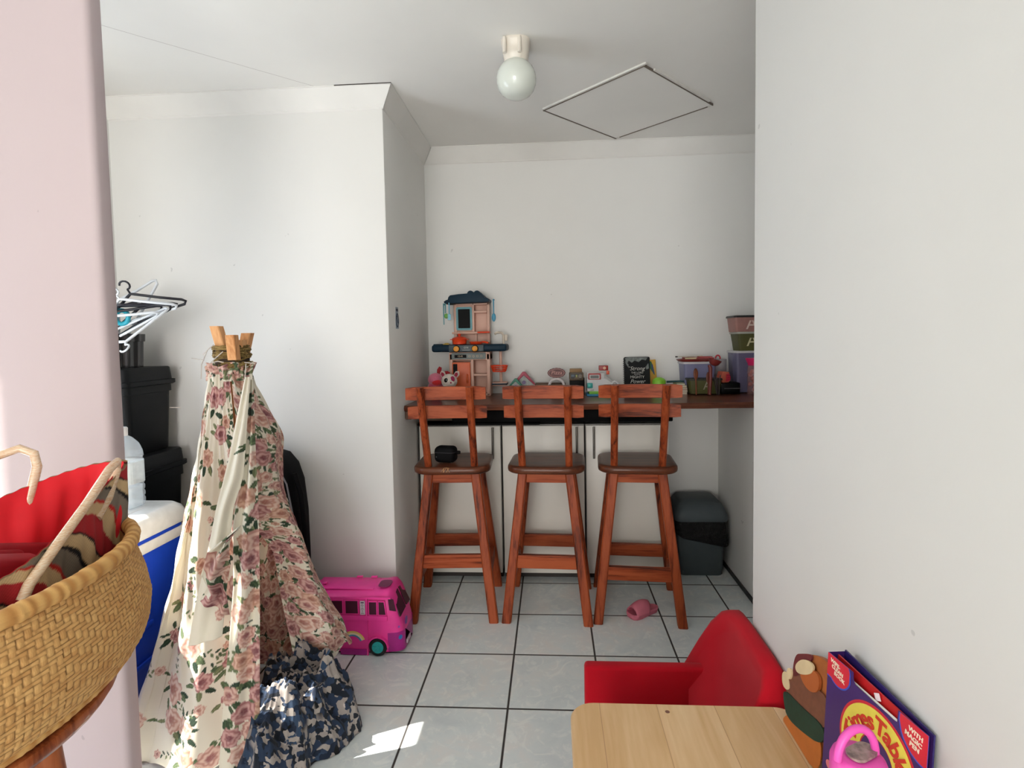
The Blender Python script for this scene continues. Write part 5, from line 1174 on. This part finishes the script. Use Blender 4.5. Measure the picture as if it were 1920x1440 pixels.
ml, mlen = cl_resample(mouth, 420); nv = 130; vq = np.linspace(0, 1, nv)[:, None, None]
c0 = ml.mean(0); bottom = (ml-c0)*np.array([.86, .9, 0])+np.array([c0[0], c0[1], .03])
Pm = ml[None]*(1-vq)+bottom[None]*vq; an_ = np.linspace(0, 2*PI, 421)[:-1][None]
wv = .006*np.sin(an_*9+vq[..., 0]*6)+.003*np.sin(an_*31); Pm[..., 0] += wv*np.sin(PI*np.clip(vq[..., 0]*1.5, 0, 1)); Pm[..., 2] += .001*np.sin(an_*60)*(1-vq[..., 0])
a_ = an_*mlen/(2*PI)+0*vq[..., 0]; h_ = vq[..., 0]*.25+0*an_
cb3 = np.tile(LC((204, 176, 134)), (a_.size, 1)).reshape(nv, 420, 3)
dg1 = a_*1.1+h_*1.6+.02*np.sin(h_*40); k1 = (dg1 % .22)
def band(lo_, hi_, c): cb3[(k1 > lo_) & (k1 < hi_)] = LC(c)
band(.0, .065, (170, 40, 46)); band(.065, .072, (30, 24, 28)); band(.11, .122, (24, 22, 26)); band(.122, .165, (126, 116, 104)); band(.165, .176, (190, 44, 40))
cb3 *= (1+.16*np.sin(h_*900)[..., None]*np.sin(a_*900)[..., None])
cb3[:2] = LC((150, 126, 96))
bgx = thing('tote_bag', 'red-lined straw tote bag with a beige, red and black pattern inside the woven basket', 'tote bag', tuple(O_))
grid_mesh('outer_shell', Pm, cb3, attr_mat('bag_print', .8, 0, 500), bgx, True)
redl = plain((222, 16, 34), .7, .05, 20, sheen=.2)
Pl = Pm.copy(); cx0 = c0[:2]; Pl[..., :2] = c0[:2]+(Pl[..., :2]-c0[:2])*.972; Pl[..., 2] -= .001*(1-vq[..., 0]); grid_mesh('red_lining', Pl[:, ::2], None, redl, bgx, True)
dr_ = plain((150, 20, 34), .7, .1, 20)
for dx_, dy_, dz_, ty in ((.045, .06, .195, -.35), (.085, .03, .20, .25), (.02, .16, .17, -.1)):
    MB().box((0, 0, 0), (.045, .17, .13), .012, T(dx_, dy_, dz_) @ Rx(-.35) @ Ry(ty), seg=3).build('folded_lining', dr_, bgx, 50)
# handles
hdm, t = base_mat('clear_handle', .25, alpha=.8, coat=.4); v = t.coord(scale=(30, 30, 200))
t.link(t.ramp(t.noise(v, 2, 2, .5, 2), [(.4, s2l((226, 186, 150))), (.6, s2l((240, 220, 190)))]), t.b.inputs['Base Color'])
MB().tube([tuple(np.array(q)-O_) for q in ((-.302, -1.915, 1.00), (-.30, -1.905, 1.02), (-.312, -1.84, 1.06), (-.335, -1.75, 1.105), (-.36, -1.665, 1.15), (-.372, -1.63, 1.158), (-.378, -1.625, 1.14), (-.37, -1.66, 1.09), (-.362, -1.70, 1.06))], .0085, 14).build('handle', hdm, bgx, 60)
MB().tube([tuple(np.array(q)-O_) for q in ((-.51, -1.70, 1.04), (-.505, -1.695, 1.10), (-.50, -1.68, 1.16), (-.51, -1.675, 1.185), (-.535, -1.68, 1.197), (-.565, -1.70, 1.185), (-.59, -1.74, 1.15), (-.60, -1.78, 1.05))], .0085, 14).build('handle', hdm, bgx, 60)
